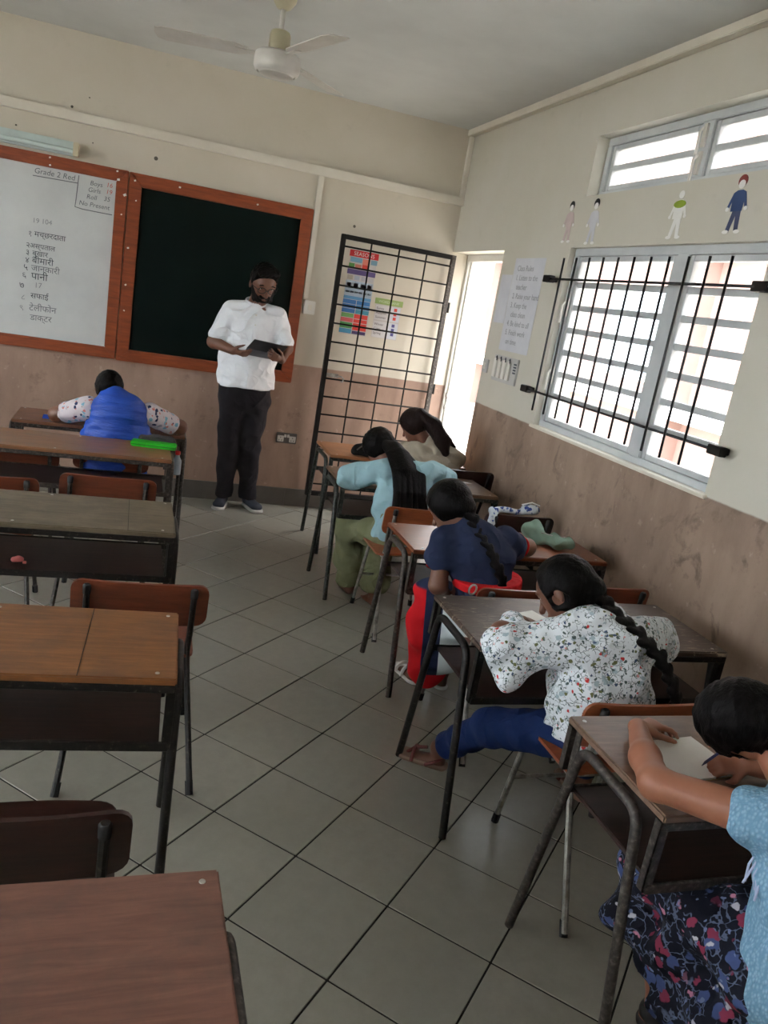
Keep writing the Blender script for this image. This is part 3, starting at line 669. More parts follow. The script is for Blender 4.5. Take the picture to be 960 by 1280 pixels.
def chair(label, x, yb, rz=0.0, ztop=0.70, wood_key='red', metal=None, width=0.42, group='plywood school chairs'):
    """yb: world y of the backrest; the chair faces +y"""
    metal = metal or M['steel_dark']
    t = thing('school_chair', label, 'chair', (x, yb, 0), rz, group)
    key = (round(ztop, 3), round(width, 3))
    if key not in CHAIR:
        P = {}; hw = width/2-0.05; zs = 0.415
        m = curved_panel(width, 0.155, 0.010, 0.014, 0.035); me = m.mesh('backrest'); me.transform(T(0, 0.004, ztop-0.078) @ RX(math.radians(8))); P['backrest'] = me
        m = curved_panel(0.38, 0.37, 0.011, 0.012, 0.04); me = m.mesh('seat'); me.transform(T(0, 0.215, zs) @ RX(-HP)); P['seat'] = me
        for i, s in enumerate((-1, 1)):
            P['back_leg%d' % i] = MB().tube([Vector((s*hw, -0.031, ztop-0.020)), Vector((s*hw, -0.008, ztop-0.160))]+round_path([(s*hw, -0.006, ztop-0.17), (s*hw, 0.055, zs-0.005), (s*(hw+0.045), -0.16, 0.012)], 0.05), 0.0105, 8).mesh('back_leg')
            P['front_leg%d' % i] = MB().tube([(s*(hw-0.01), 0.335, zs-0.012), (s*(hw+0.03), 0.365, 0.012)], 0.0105, 8).mesh('front_leg')
            P['side_rail%d' % i] = MB().tube([(s*(hw-0.002), 0.05, zs-0.016), (s*(hw-0.008), 0.335, zs-0.016)], 0.0095, 8).mesh('side_rail')
            P['rubber_end%d' % i] = MB().tube([(s*hw, -0.0275, ztop-0.042), (s*hw, -0.0315, ztop-0.016), (s*hw, -0.032, ztop-0.010)], 0.0, 10, rs=[0.013, 0.0135, 0.009]).mesh('rubber_end')
            P['rubber_foot%d' % (2*i)] = MB().tube([(s*(hw+0.0405), -0.138, 0.04), (s*(hw+0.045), -0.16, 0.0)], 0.0135, 8).mesh('rubber_foot')
            P['rubber_foot%d' % (2*i+1)] = MB().tube([(s*(hw+0.027), 0.3625, 0.035), (s*(hw+0.03), 0.365, 0.0)], 0.0135, 8).mesh('rubber_foot')
        P['stretcher'] = MB().tube([(-hw-0.012, 0.352, 0.19), (hw+0.012, 0.352, 0.19)], 0.008, 8).mesh('stretcher')
        CHAIR[key] = P
    for kk, me in CHAIR[key].items():
        base = kk.rstrip('0123456789'); me = me.copy(); me.materials.clear()
        me.materials.append(CW[wood_key] if base in ('seat', 'backrest') else M['rubber'] if base.startswith('rubber') else metal)
        mobj(base, me, None, t, 'auto')
    return t
# left column
chair('reddish plywood chair with black tube ends at the orange-brown desk corner', 0.088, 2.515, -0.03, 0.70, 'red', None, 0.435)
chair('plywood chair tucked between the grey desk and tan desk', -0.06, 3.85, -0.02, 0.70, 'red', M['steel'], 0.44)
chair('plywood chair at the photo edge behind the tan desk, half cut off', -0.56, 3.70, 0.02, 0.70, 'red', M['steel'], 0.42)
chair('dark red chair in front of the nearest desk, right tube end visible', -0.14, 1.345, 0.0, 0.70, 'dark', None, 0.42)
chair('boy in blue vest sits on this chair', -0.07, 4.735, 0.0, 0.66, 'red', M['steel'], 0.42)
chair('empty reddish chair beside the boy in blue vest', -0.56, 4.735, 0.0, 0.64, 'red', M['steel'], 0.42)
# right column
chair('chair under the girl in the floral blouse', 1.545, 1.77, 0.0, 0.685, 'orange', M['chrome'], 0.44)
chair('chair under the girl in the navy dress, red backrest edge showing', 1.555, 2.63, 0.02, 0.70, 'red', M['chrome'], 0.42)
chair('empty reddish chair by the right wall next to the navy-dress girl', 1.985, 2.70, 0.0, 0.705, 'red', None, 0.42)
chair('orange plywood chair under the girl in the pale blue hoodie', 1.500, 3.74, 0.0, 0.70, 'orange', M['chrome'], 0.40)
chair('empty dark chair by the wall with a floral pouch on its back', 2.070, 3.72, 0.0, 0.715, 'dark', None, 0.42)
chair('dark chair under the girl with the brown ponytail by the right wall', 2.105, 4.60, 0.0, 0.755, 'dark', None, 0.40)
chair('chair under the girl in the light blue knit top', 1.56, 0.70, 0.0, 0.69, 'red', None, 0.42)

# ------------------------------------------------------------------ people: smooth implicit surfaces turned into one mesh each
def V3(*p): return np.array(p, dtype=np.float64)
def unit(v): return v/np.linalg.norm(v)
def world_off(o):
    v = Vector((0, 0, 0))
    while o is not None: v = v+o.location; o = o.parent
    return tuple(v)
class SDF:
    """list of soft-joined round cones / ellipsoids; mesh() polygonises it (surface nets) into one continuous mesh"""
    def __init__(s, k=0.02): s.p = []; s.k = k
    def cone(s, a, ra, b, rb, k=None): s.p.append(('c', V3(*a), ra, V3(*b), rb, s.k if k is None else k)); return s
    def chain(s, pts, rs, k=None):
        for i in range(len(pts)-1): s.cone(pts[i], rs[i], pts[i+1], rs[i+1], k)
        return s
    def ell(s, c, r, ax=None, k=None):            # ax: rows = local axes
        s.p.append(('e', V3(*c), V3(*r), np.eye(3) if ax is None else np.array(ax, float), s.k if k is None else k)); return s
    def slab(s, a, ra, b, rb, lat, k=None):       # elliptic cone: ra=(half width along lat, half depth)
        s.p.append(('t', V3(*a), ra, V3(*b), rb, unit(V3(*lat)), s.k if k is None else k)); return s
    def cut(s, point, normal): s.p.append(('x', V3(*point), unit(V3(*normal)))); return s      # removes the side the normal points to
    def cutball(s, c, r, ax=None): s.p.append(('s', V3(*c), V3(*r), np.eye(3) if ax is None else np.array(ax, float))); return s
    def bounds(s):
        lo = np.full(3, 1e9); hi = -lo
        for q in s.p:
            if q[0] == 'c': r = max(q[2], q[4]); pts = (q[1], q[3])
            elif q[0] == 'e': r = max(q[2]); pts = (q[1],)
            elif q[0] == 't': r = max(*q[2], *q[4]); pts = (q[1], q[3])
            else: continue
            for p in pts: lo = np.minimum(lo, p-r); hi = np.maximum(hi, p+r)
        return lo, hi
    def field(s, h, wr=None):
        lo, hi = s.bounds(); lo = lo-0.02-2*h; hi = hi+0.02+2*h
        n = np.ceil((hi-lo)/h).astype(int)+1
        D = np.full(n, 1.0, np.float32)
        ax = [lo[i]+h*np.arange(n[i]) for i in range(3)]
        def sub(a, b):
            i0 = np.maximum(((a-lo)/h).astype(int), 0); i1 = np.minimum(np.ceil((b-lo)/h).astype(int)+1, n)
            sl = tuple(slice(i0[i], i1[i]) for i in range(3))
            X, Y_, Z = np.meshgrid(*[ax[i][sl[i]] for i in range(3)], indexing='ij', sparse=True)
            return sl, X, Y_, Z
        for q in s.p:
            if q[0] in 'ct':
                a, b = q[1], q[3]; r = max(q[2], q[4]) if q[0] == 'c' else max(*q[2], *q[4]); k = q[-1]; m = r+2.5*k+0.02
                sl, X, Y_, Z = sub(np.minimum(a, b)-m, np.maximum(a, b)+m)
                d = b-a; L2 = max(d@d, 1e-9)
                t = np.clip(((X-a[0])*d[0]+(Y_-a[1])*d[1]+(Z-a[2])*d[2])/L2, 0, 1)
                qx, qy, qz = X-a[0]-t*d[0], Y_-a[1]-t*d[1], Z-a[2]-t*d[2]
                if q[0] == 'c': dist = np.sqrt(qx*qx+qy*qy+qz*qz)-(q[2]+(q[4]-q[2])*t)
                else:
                    l = q[5]; w = q[2][0]+(q[4][0]-q[2][0])*t; e = q[2][1]+(q[4][1]-q[2][1])*t
                    ql = qx*l[0]+qy*l[1]+qz*l[2]; rest = np.maximum(qx*qx+qy*qy+qz*qz-ql*ql, 0)
                    g = np.sqrt((ql/w)**2+rest/(e*e)); dist = (g-1)*np.minimum(w, e)*np.where(g > 1, 1.0, 1.0)
            elif q[0] == 'e':
                c, r, A, k = q[1:]; m = max(r)+2.5*k+0.02
                sl, X, Y_, Z = sub(c-m, c+m); X = X-c[0]; Y_ = Y_-c[1]; Z = Z-c[2]
                u = [(A[i][0]*X+A[i][1]*Y_+A[i][2]*Z)/r[i] for i in range(3)]
                k0 = np.sqrt(u[0]**2+u[1]**2+u[2]**2); k1 = np.sqrt((u[0]/r[0])**2+(u[1]/r[1])**2+(u[2]/r[2])**2)
                dist = k0*(k0-1)/np.maximum(k1, 1e-6)
            elif q[0] == 'x':
                X, Y_, Z = np.meshgrid(*ax, indexing='ij', sparse=True); p, nn = q[1], q[2]
                D = np.maximum(D, ((X-p[0])*nn[0]+(Y_-p[1])*nn[1]+(Z-p[2])*nn[2]).astype(np.float32)); continue
            elif q[0] == 's':
                c, r, A = q[1:]; X, Y_, Z = np.meshgrid(*ax, indexing='ij', sparse=True); X = X-c[0]; Y_ = Y_-c[1]; Z = Z-c[2]
                u = [(A[i][0]*X+A[i][1]*Y_+A[i][2]*Z)/r[i] for i in range(3)]
                g = np.sqrt(u[0]**2+u[1]**2+u[2]**2); D = np.maximum(D, (-(g-1)*min(r)).astype(np.float32)); continue
            A_ = D[sl]; dist = dist.astype(np.float32)
            if k > 1e-5:
                hh = np.maximum(k-np.abs(A_-dist), 0)/k
                D[sl] = np.minimum(A_, dist)-hh*hh*k*0.25
            else: D[sl] = np.minimum(A_, dist)
        if wr:
            X, Y_, Z = np.meshgrid(*ax, indexing='ij', sparse=True)
            for (amp, dx, dy, dz, ph) in wr: 
                D += (amp*np.sin(dx*X+dy*Y_+dz*Z+ph+1.3*np.sin(0.37*dy*X-0.41*dx*Z+0.3*dz*Y_))).astype(np.float32)
        return D, lo
    def mesh(s, name, h, base, wr=None, relax=1):
        D, lo = s.field(h, wr)
        ins = D < 0; nx, ny, nz = D.shape
        c = np.zeros((nx-1, ny-1, nz-1), np.uint8)
        offs = [(i, j, k) for i in (0, 1) for j in (0, 1) for k in (0, 1)]
        for (i, j, k) in offs: c += ins[i:nx-1+i, j:ny-1+j, k:nz-1+k]
        idx = np.argwhere((c > 0) & (c < 8))
        vals = np.stack([D[idx[:, 0]+i, idx[:, 1]+j, idx[:, 2]+k] for (i, j, k) in offs], 1)
        P = np.zeros((len(idx), 3)); cnt = np.zeros(len(idx))
        for a in range(8):
            for b in range(a+1, 8):
                if sum(abs(offs[a][m]-offs[b][m]) for m in range(3)) != 1: continue
                va, vb = vals[:, a], vals[:, b]; msk = (va < 0) != (vb < 0)
                t = np.where(msk, va/np.where(msk, va-vb, 1), 0)
                pa, pb = np.array(offs[a], float), np.array(offs[b], float)
                P += np.where(msk[:, None], pa+(pb-pa)*t[:, None], 0); cnt += msk
        P = lo+h*(idx+P/cnt[:, None])
        vid = np.full((nx-1, ny-1, nz-1), -1, np.int32); vid[idx[:, 0], idx[:, 1], idx[:, 2]] = np.arange(len(idx))
        quads = []
        for axn in range(3):
            sa = [slice(None)]*3; sb = [slice(None)]*3; sa[axn] = slice(0, -1); sb[axn] = slice(1, None)
            ch = ins[tuple(sa)] != ins[tuple(sb)]
            e = np.argwhere(ch); o1, o2 = (axn+1) % 3, (axn+2) % 3
            e = e[(e[:, o1] > 0) & (e[:, o2] > 0) & (e[:, o1] < D.shape[o1]-1) & (e[:, o2] < D.shape[o2]-1)]
            d1 = np.zeros(3, int); d1[o1] = 1; d2 = np.zeros(3, int); d2[o2] = 1
            g = lambda m: vid[m[:, 0], m[:, 1], m[:, 2]]
            q = np.stack([g(e-d1-d2), g(e-d2), g(e), g(e-d1)], 1)
            flip = ~ins[e[:, 0], e[:, 1], e[:, 2]]
            q[flip] = q[flip][:, ::-1]; quads.append(q)
        F = np.concatenate(quads)
        for _ in range(relax):
            acc = np.zeros_like(P); w = np.zeros(len(P))
            for a, b in ((0, 1), (1, 2), (2, 3), (3, 0)):
                np.add.at(acc, F[:, a], P[F[:, b]]); np.add.at(w, F[:, a], 1); np.add.at(acc, F[:, b], P[F[:, a]]); np.add.at(w, F[:, b], 1)
            P = P*0.5+0.5*acc/np.maximum(w, 1)[:, None]
        P = P-np.array(base)
        me = bpy.data.meshes.new(name)
        me.vertices.add(len(P)); me.vertices.foreach_set('co', P.astype(np.float32).ravel())
        me.loops.add(F.size); me.loops.foreach_set('vertex_index', F.astype(np.int32).ravel())
        me.polygons.add(len(F)); me.polygons.foreach_set('loop_start', np.arange(0, F.size, 4, dtype=np.int32)); me.polygons.foreach_set('loop_total', np.full(len(F), 4, np.int32))
        me.update(calc_edges=True); me.validate()
        return me
    def build(s, name, h, mat, parent, wr=None, relax=1):
        return mobj(name, s.mesh(name, h, world_off(parent), wr, relax), mat, parent, True)
def folds(amp, seed, n=5, fmin=40, fmax=95):
    r = random.Random(seed); out = []
    for _ in range(n):
        v = Vector((r.uniform(-1, 1), r.uniform(-1, 1), r.uniform(-1, 1))).normalized()*r.uniform(fmin, fmax)
        out.append((amp*r.uniform(0.6, 1.2), v.x, v.y, v.z, r.uniform(0, 6)))
    return out
def head_frame(fwd, up):
    f = unit(V3(*fwd)); r = unit(np.cross(f, V3(*up))); u = np.cross(r, f); return r, f, u
def add_head(S, c, fr, s=1.0, k=0.018):
    """cranium, jaw, nose, lips, brow, ears; s=1 is a child's head about 0.2 m tall"""
    r, f, u = fr; c = V3(*c); A = np.array([r, f, u])
    S.ell(c+u*0.012*s, (0.070*s, 0.088*s, 0.086*s), A, k)
    S.ell(c+f*0.026*s-u*0.052*s, (0.050*s, 0.055*s, 0.056*s), A, k)
    S.cone(c+f*0.084*s-u*0.005*s, 0.008*s, c+f*0.100*s-u*0.033*s, 0.012*s, 0.010)
    S.ell(c+f*0.079*s-u*0.062*s, (0.022*s, 0.010*s, 0.010*s), A, 0.006)
    S.ell(c+f*0.068*s-u*0.092*s, (0.022*s, 0.016*s, 0.014*s), A, 0.012)
    for e in (-1, 1):
        S.ell(c+r*e*0.074*s-f*0.004*s-u*0.014*s, (0.008*s, 0.016*s, 0.026*s), A, 0.005)
        S.ell(c+r*e*0.030*s+f*0.074*s+u*0.022*s, (0.020*s, 0.010*s, 0.006*s), A, 0.008)
    return S
def eyes(parent, c, fr, s=1.0):
    r, f, u = fr; c = V3(*c); b = V3(*world_off(parent))
    for e in (-1, 1):
        p = c+r*e*0.030*s+f*0.0665*s+u*0.003*s-b
        o = MB().lathe([(0.0001, -0.012*s), (0.008*s, -0.008*s), (0.0115*s, 0), (0.008*s, 0.008*s), (0.0001, 0.012*s)], 12).build('eye', flat('eye_white', (214, 206, 198), 0.3), parent, 0, True)
        o.matrix_local = T(*p)
        p2 = p+f*0.0085*s
        q = MB().lathe([(0.0001, -0.004*s), (0.005*s, -0.002*s), (0.0055*s, 0.0), (0.004*s, 0.003*s), (0.0001, 0.004*s)], 10).build('iris', flat('iris_dark', (24, 16, 12), 0.2, 4), o, 0, True)
        q.matrix_local = T(*(f*0.0085*s))
def add_hand(S, wrist, d, n, side, s=1.0, curl=(0.5, 0.5, 0.5, 0.5), thumb=0.6, spread=0.06, k=0.006):
    """d: pointing direction, n: palm-facing direction; side=+1 puts the thumb on the +cross(d,n) side"""
    w = V3(*wrist); d = unit(V3(*d)); n = V3(*n); n = unit(n-d*(n@d)); l = np.cross(d, n)*side
    S.slab(w-d*0.005*s, (0.023*s, 0.017*s), w+d*0.070*s, (0.036*s, 0.0125*s), l, 0.010)
    for i, (off, ln) in enumerate(((0.027, 0.070), (0.009, 0.078), (-0.009, 0.072), (-0.026, 0.056))):
        p = w+d*0.074*s+l*off*s; ang = 0.0; dd = unit(d+l*off/0.027*spread)
        segs = (0.44, 0.31, 0.25); rr = [0.0088*s, 0.0082*s, 0.0075*s, 0.0062*s]
        for j, sg in enumerate(segs):
            ang += curl[i]*(0.9, 1.1, 0.8)[j]
            v = dd*math.cos(ang)+n*math.sin(ang); q = p+v*ln*s*sg
            S.cone(p, rr[j], q, rr[j+1], 0.003 if j else k); p = q
    p = w+d*0.018*s+l*0.024*s+n*0.004*s; a = unit(d*0.75+l*0.65+n*0.25); b = unit(d*0.9+l*(0.45-thumb*0.6)+n*(0.2+thumb*0.5))
    q = p+a*0.036*s; S.cone(p, 0.0135*s, q, 0.0105*s, 0.008); t2 = q+b*0.030*s; S.cone(q, 0.0100*s, t2, 0.0090*s, 0.003); S.cone(t2, 0.009*s, t2+unit(b*0.8+n*0.3*thumb)*0.022*s, 0.0068*s, 0.003)
    return S
def skin(name, c):
    k = NT(name); o = k.coord(); col = k.ramp(k.noise(o, 14, 5, 0.6), [(0.3, lin((c[0]-10, c[1]-9, c[2]-8))), (0.7, lin(c))])
    k.b.inputs['Subsurface Weight'].default_value = 0.06; k.b.inputs['Subsurface Radius'].default_value = (0.02, 0.008, 0.004)
    k.bump(k.noise(o, 220, 3), 0.06, 0.002)
    return k.out(col, 0.5)
def hair_mat(name, c, axis=(1, 1, 1)):
    k = NT(name); v = k.coord(axis); n = k.noise(v, 34, 4, 0.6, 0.4)
    k.bump(n, 0.7, 0.006)
    return k.out(k.ramp(n, [(0.35, lin((max(c[0]-8, 2), max(c[1]-8, 2), max(c[2]-8, 2)))), (0.7, lin((c[0]+6, c[1]+5, c[2]+5)))]), 0.5, 0.0, 0.09)
def fabric_bump(k, o, weave, bump, big):
    h = k.noise(o, weave, 2)
    k.bump(h, bump, 0.004)
    if big:
        f1 = k.math('ABSOLUTE', k.math('SUBTRACT', k.noise(o, 5.5, 1, 0.5, 0.5), 0.5)); f2 = k.math('ABSOLUTE', k.math('SUBTRACT', k.noise(o, 12, 1, 0.5, 0.4), 0.5))
        hh = k.math('ADD', k.math('POWER', k.math('SUBTRACT', 1.0, f1), 6.0), k.math('MULTIPLY', k.math('POWER', k.math('SUBTRACT', 1.0, f2), 5.0), 0.35))
        nd = k.n.new('ShaderNodeBump'); k.link(hh, nd.inputs['Height']); nd.inputs['Strength'].default_value = 0.6*big; nd.inputs['Distance'].default_value = 0.022
        old = k.b.inputs['Normal'].links[0].from_node; k.link(nd.outputs['Normal'], old.inputs['Normal'])
def cloth(name, c, weave=300, bump=0.15, rough=0.85, var=10, big=0.0):
    k = NT(name); o = k.coord()
    col = k.ramp(k.noise(o, 9, 5, 0.6), [(0.3, lin((max(c[0]-var, 0), max(c[1]-var, 0), max(c[2]-var, 0)))), (0.7, lin(c))])
    fabric_bump(k, o, weave, bump, big)
    return k.out(col, rough, 0, 0.25)
def print_cloth(name, ground, motifs, scale, size=0.30, warp=0.5, stems=None, rough=0.85, density=1.0):
    """printed fabric: scattered warped blots; motifs = list of colours picked per cell"""
    k = NT(name); o = k.coord(); nz = k.n.new('ShaderNodeTexNoise'); k.link(o, nz.inputs['Vector']); nz.inputs['Scale'].default_value = scale*1.6; nz.inputs['Detail'].default_value = 2
    ad = k.n.new('ShaderNodeVectorMath'); ad.operation = 'MULTIPLY_ADD'; k.link(nz.outputs['Color'], ad.inputs[0]); ad.inputs[1].default_value = (warp/scale,)*3; k.link(o, ad.inputs[2])
    col = lin(ground)
    if stems is not None:
        vd = k.voro(ad.outputs[0], scale*1.5, 'Distance', 'DISTANCE_TO_EDGE'); gate = k.noise(o, scale*0.8, 2)
        m = k.math('MULTIPLY', k.ramp(vd, [(0.03, 1.0), (0.06, 0.0)]), k.ramp(gate, [(0.46, 0.0), (0.5, 1.0)]))
        col = k.mix(m, col, lin(stems))
    for q, (c, sc, sz) in enumerate(motifs):
        mp = k.n.new('ShaderNodeVectorMath'); mp.operation = 'ADD'; k.link(ad.outputs[0], mp.inputs[0]); mp.inputs[1].default_value = (q*0.37+0.11, q*0.71, q*0.53)
        vo = k.n.new('ShaderNodeTexVoronoi'); k.link(mp.outputs[0], vo.inputs['Vector']); vo.inputs['Scale'].default_value = scale*sc
        sel = k.sep(vo.outputs['Color'])[0]
        m = k.math('MULTIPLY', k.ramp(vo.outputs['Distance'], [(size*sz, 1.0), (size*sz+0.05, 0.0)]), k.ramp(sel, [(0.45, 0.0), (0.47, 1.0)]))
        col = k.mix(m, col, lin(c))
    fabric_bump(k, o, 280, 0.1, 0.8)
    return k.out(col, rough, 0, 0.25)
SK = {'dark': skin('skin_dark', (112, 74, 57)), 'mid': skin('skin_brown', (122, 80, 62)), 'light': skin('skin_warm_brown', (158, 104, 80))}
HR = {'black': hair_mat('hair_black', (13, 11, 11), (3, 3, 0.6)), 'brown': hair_mat('hair_dark_brown', (30, 20, 18), (3, 3, 0.6))}

def braid(parent, path, w0, w1, mat, name='braid', h=0.005, lat=(1, 0, 0)):
    S = SDF(0.004); pts = [V3(*p) for p in path]
    seg = [np.linalg.norm(b-a) for a, b in zip(pts, pts[1:])]; L = sum(seg)
    def at(t):
        d = t*L
        for a, b, l in zip(pts, pts[1:], seg):
            if d <= l: return a+(b-a)*d/l, unit(b-a)
            d -= l
        return pts[-1], unit(pts[-1]-pts[-2])
    n = max(6, int(L/(w0*0.62)))
    for i in range(n):
        p, d = at(i/(n-1)); w = w0+(w1-w0)*i/(n-1); l = unit(V3(*lat)-d*(V3(*lat)@d)); sgn = 1 if i % 2 else -1
        q = unit(d*0.8-l*sgn*0.6); r = unit(np.cross(q, np.cross(d, l)))
        S.ell(p+l*sgn*w*0.36, (w*0.92, w*0.50, w*0.55), np.array([q, r, unit(np.cross(q, r))]), 0.003)
    for a, b in zip(pts, pts[1:]): S.cone(a, w0*0.45, b, w0*0.4, 0.003)
    return S.build(name, h, mat, parent, None, 0)
def shoe(parent, heel, toe, mat, sole, s=1.0, h=0.006):
    a = V3(*heel); b = V3(*toe); d = b-a; d[2] = 0; d = unit(d); l = np.cross(d, V3(0, 0, 1)); S = SDF(0.015)
    S.slab(a+d*0.045*s+V3(0, 0, 0.045*s), (0.034*s, 0.036*s), b-d*0.045*s+V3(0, 0, 0.036*s), (0.042*s, 0.030*s), l, 0.02)
    S.cone(a+d*0.055*s+V3(0, 0, 0.055*s), 0.036*s, a+d*0.062*s+V3(0, 0, 0.105*s), 0.036*s, 0.02)
    S.cut((0, 0, 0.022), (0, 0, -1)); S.cut(a+V3(0, 0, 0.10*s), (0, 0, 1)); 
    o = S.build('shoe', h, mat, parent, None, 1)
    S = SDF(0.01); S.slab(a+d*0.045*s+V3(0, 0, 0.014), (0.039*s, 0.039*s), b-d*0.042*s+V3(0, 0, 0.014), (0.046*s, 0.046*s), l, 0.0); S.cut((0, 0, 0.026), (0, 0, 1)); S.cut((0, 0, 0.001), (0, 0, -1))
    S.build('sole', h, sole, o, None, 0)
    return o

# ------------------------------------------------------------------ the teacher
def person(label, base): return thing('person', label, 'person', base)
def legs(S, hip, knee, ank, r=(0.07, 0.052, 0.036), k=0.03):
    S.cone(hip, r[0], knee, r[1], k); S.cone(knee, r[1], ank, r[2], k); return S
def foot(S, ank, d, s=1.0):
    a = V3(*ank); d = unit(V3(*d)); a0 = V3(a[0], a[1], 0.030*s)
    S.cone(a, 0.034*s, a0-d*0.022*s, 0.030*s, 0.02); S.slab(a0, (0.032*s, 0.030*s), a0+d*0.10*s+V3(0, 0, -0.010), (0.040*s, 0.020*s), np.cross(d, V3(0, 0, 1)), 0.02)
    l = np.cross(d, V3(0, 0, 1))
    for i, (o, ln) in enumerate(((-0.028, 0.036), (-0.012, 0.036), (0.002, 0.033), (0.015, 0.028), (0.027, 0.022))):
        p = a0+d*0.108*s+l*o*s+V3(0, 0, -0.014); S.cone(p, 0.0105*s if i == 0 else 0.008*s, p+d*ln*s*0.7, 0.0095*s if i == 0 else 0.007*s, 0.004)
    return S
H_T = 0.007
tp = person('bearded man with glasses in white short-sleeved shirt standing before the chalkboard, reading', (0.83, 5.94, 0))
fr = head_frame((0.16, -0.86, -0.42), (0.05, -0.4, 1)); hc = V3(0.845, 5.915, 1.695)
S = SDF(0.03)
S.slab((0.81, 5.97, 0.95), (0.160, 0.10), (0.81, 5.96, 1.20), (0.165, 0.11), (1, 0, 0)); S.slab((0.81, 5.96, 1.20), (0.165, 0.11), (0.812, 5.965, 1.46), (0.165, 0.095), (1, 0, 0))
S.cone((0.815, 5.97, 1.48), 0.062, hc-fr[2]*0.03-fr[1]*0.01, 0.058)
add_head(S, hc, fr, 1.22, 0.02)
for a, b, c in (((0.645, 5.97, 1.47), (0.545, 5.935, 1.235), (0.668, 5.775, 1.205)), ((0.98, 5.945, 1.475), (1.065, 5.885, 1.265), (1.015, 5.735, 1.192))):
    S.cone(a, 0.062, b, 0.044); S.cone(b, 0.044, c, 0.030)
add_hand(S, (0.668, 5.775, 1.205), (0.85, -0.5, -0.10), (0.25, 0.6, 0.75), 1, 1.0, (0.35, 0.4, 0.45, 0.5), 0.4)
add_hand(S, (1.015, 5.735, 1.192), (-0.65, -0.55, 0.15), (-0.3, 0.7, 0.65), -1, 1.0, (0.45, 0.5, 0.5, 0.5), 0.4)
for hx, kx, ax_ in ((0.725, 0.735, 0.748), (0.905, 0.895, 0.935)): legs(S, (hx, 5.97, 0.90), (kx, 5.955, 0.50), (ax_, 5.99, 0.10), (0.085, 0.058, 0.042))
S.build('body', H_T, SK['dark'], tp)
eyes(tp, hc, fr, 1.22)
# beard, hair, glasses
r_, f_, u_ = fr; A = np.array([r_, f_, u_])
S = SDF(0.012); S.ell(hc+f_*0.030-u_*0.080, (0.066, 0.075, 0.058), A); S.cone(hc+r_*0.070+f_*0.012-u_*0.02, 0.018, hc+r_*0.050+f_*0.05-u_*0.095, 0.026); S.cone(hc-r_*0.070+f_*0.012-u_*0.02, 0.018, hc-r_*0.050+f_*0.05-u_*0.095, 0.026)
S.cone(hc+r_*0.036+f_*0.098-u_*0.060, 0.009, hc-r_*0.036+f_*0.098-u_*0.060, 0.009)
S.cutball(hc+f_*0.105-u_*0.030, (0.052, 0.05, 0.026), A); S.cutball(hc+f_*0.112-u_*0.078, (0.022, 0.025, 0.006), A)
S.build('beard', 0.004, HR['black'], tp, folds(0.0010, 3, 4, 200, 420))
S = SDF(0.015); S.ell(hc+u_*0.030-f_*0.006, (0.096, 0.118, 0.112), A); S.ell(hc+u_*0.110+f_*0.02, (0.072, 0.095, 0.045), A); S.cone(hc+u_*0.115+f_*0.07-r_*0.05, 0.03, hc+u_*0.12+f_*0.07+r_*0.05, 0.034)
S.cut(hc+f_*0.030+u_*0.02, f_*0.9-u_*0.75); S.cut(hc-u_*0.055, -u_); S.cutball(hc+f_*0.12-u_*0.02, (0.085, 0.10, 0.095), A)
S.build('hair', 0.005, HR['black'], tp, folds(0.0015, 5, 4, 140, 320))
gl = MB(); off = V3(*tp.location)
def P_(v): return tuple(v-off)
for e in (-1, 1):
    cc = hc+r_*e*0.038+f_*0.112-u_*0.002
    gl.tube([P_(cc+r_*0.030*math.cos(t)+u_*0.022*math.sin(t)) for t in [2*math.pi*i/16 for i in range(17)]], 0.0028, 6, False)
    gl.tube([P_(hc+r_*e*0.068+f_*0.110+u_*0.004), P_(hc+r_*e*0.094+f_*0.06+u_*0.004), P_(hc+r_*e*0.094-f_*0.01+u_*0.0)], 0.0026, 6)
gl.tube([P_(hc-r_*0.010+f_*0.120+u_*0.002), P_(hc+r_*0.010+f_*0.120+u_*0.002)], 0.0028, 6)
gl.build('spectacles', M['rubber'], tp)
for e in (-1, 1):
    p = hc+r_*e*0.037+f_*0.098+u_*0.030
    MB().tube([P_(p-r_*0.022-u_*0.003), P_(p+u_*0.003), P_(p+r_*0.022-u_*0.003)], 0.0045, 6).build('eyebrow', HR['black'], tp)
white = cloth('white_shirt_cotton', (238, 240, 244), 260, 0.12, 0.8, 8, 1.0)
S = SDF(0.04)
S.slab((0.805, 5.955, 0.965), (0.212, 0.145), (0.805, 5.95, 1.15), (0.200, 0.145), (1, 0, 0)); S.slab((0.805, 5.95, 1.15), (0.200, 0.145), (0.812, 5.960, 1.42), (0.195, 0.115), (1, 0, 0))
S.slab((0.812, 5.960, 1.42), (0.195, 0.115), (0.813, 5.965, 1.50), (0.125, 0.075), (1, 0, 0))
S.cone((0.655, 5.97, 1.465), 0.080, (0.565, 5.942, 1.285), 0.066); S.cone((0.975, 5.95, 1.47), 0.080, (1.050, 5.90, 1.315), 0.066)
S.cone((0.814, 5.968, 1.50), 0.078, (0.818, 5.965, 1.535), 0.070, 0.02)
S.cut((0.8, 0, 0.940), (0.04, 0, -1)); S.cut((0.552, 5.93, 1.268), (-0.4, -0.05, -1.0)) if False else None
S.cut((0.818, 5.95, 1.553), (0, -0.35, 1))
S.build('shirt', H_T, white, tp, folds(0.0022, 11, 6, 28, 70), 1)
for z in (1.47, 1.40, 1.31, 1.08, 1.00): MB().lathe([(0.0065, 0), (0.006, 0.003), (0.001, 0.004)], 10).build('button', M['plastic_w'], tp).matrix_local = T(0.812-0.83, 5.962-(0.148 if z < 1.3 else 0.128 if z < 1.44 else 0.115)-5.94, z) @ RX(HP)
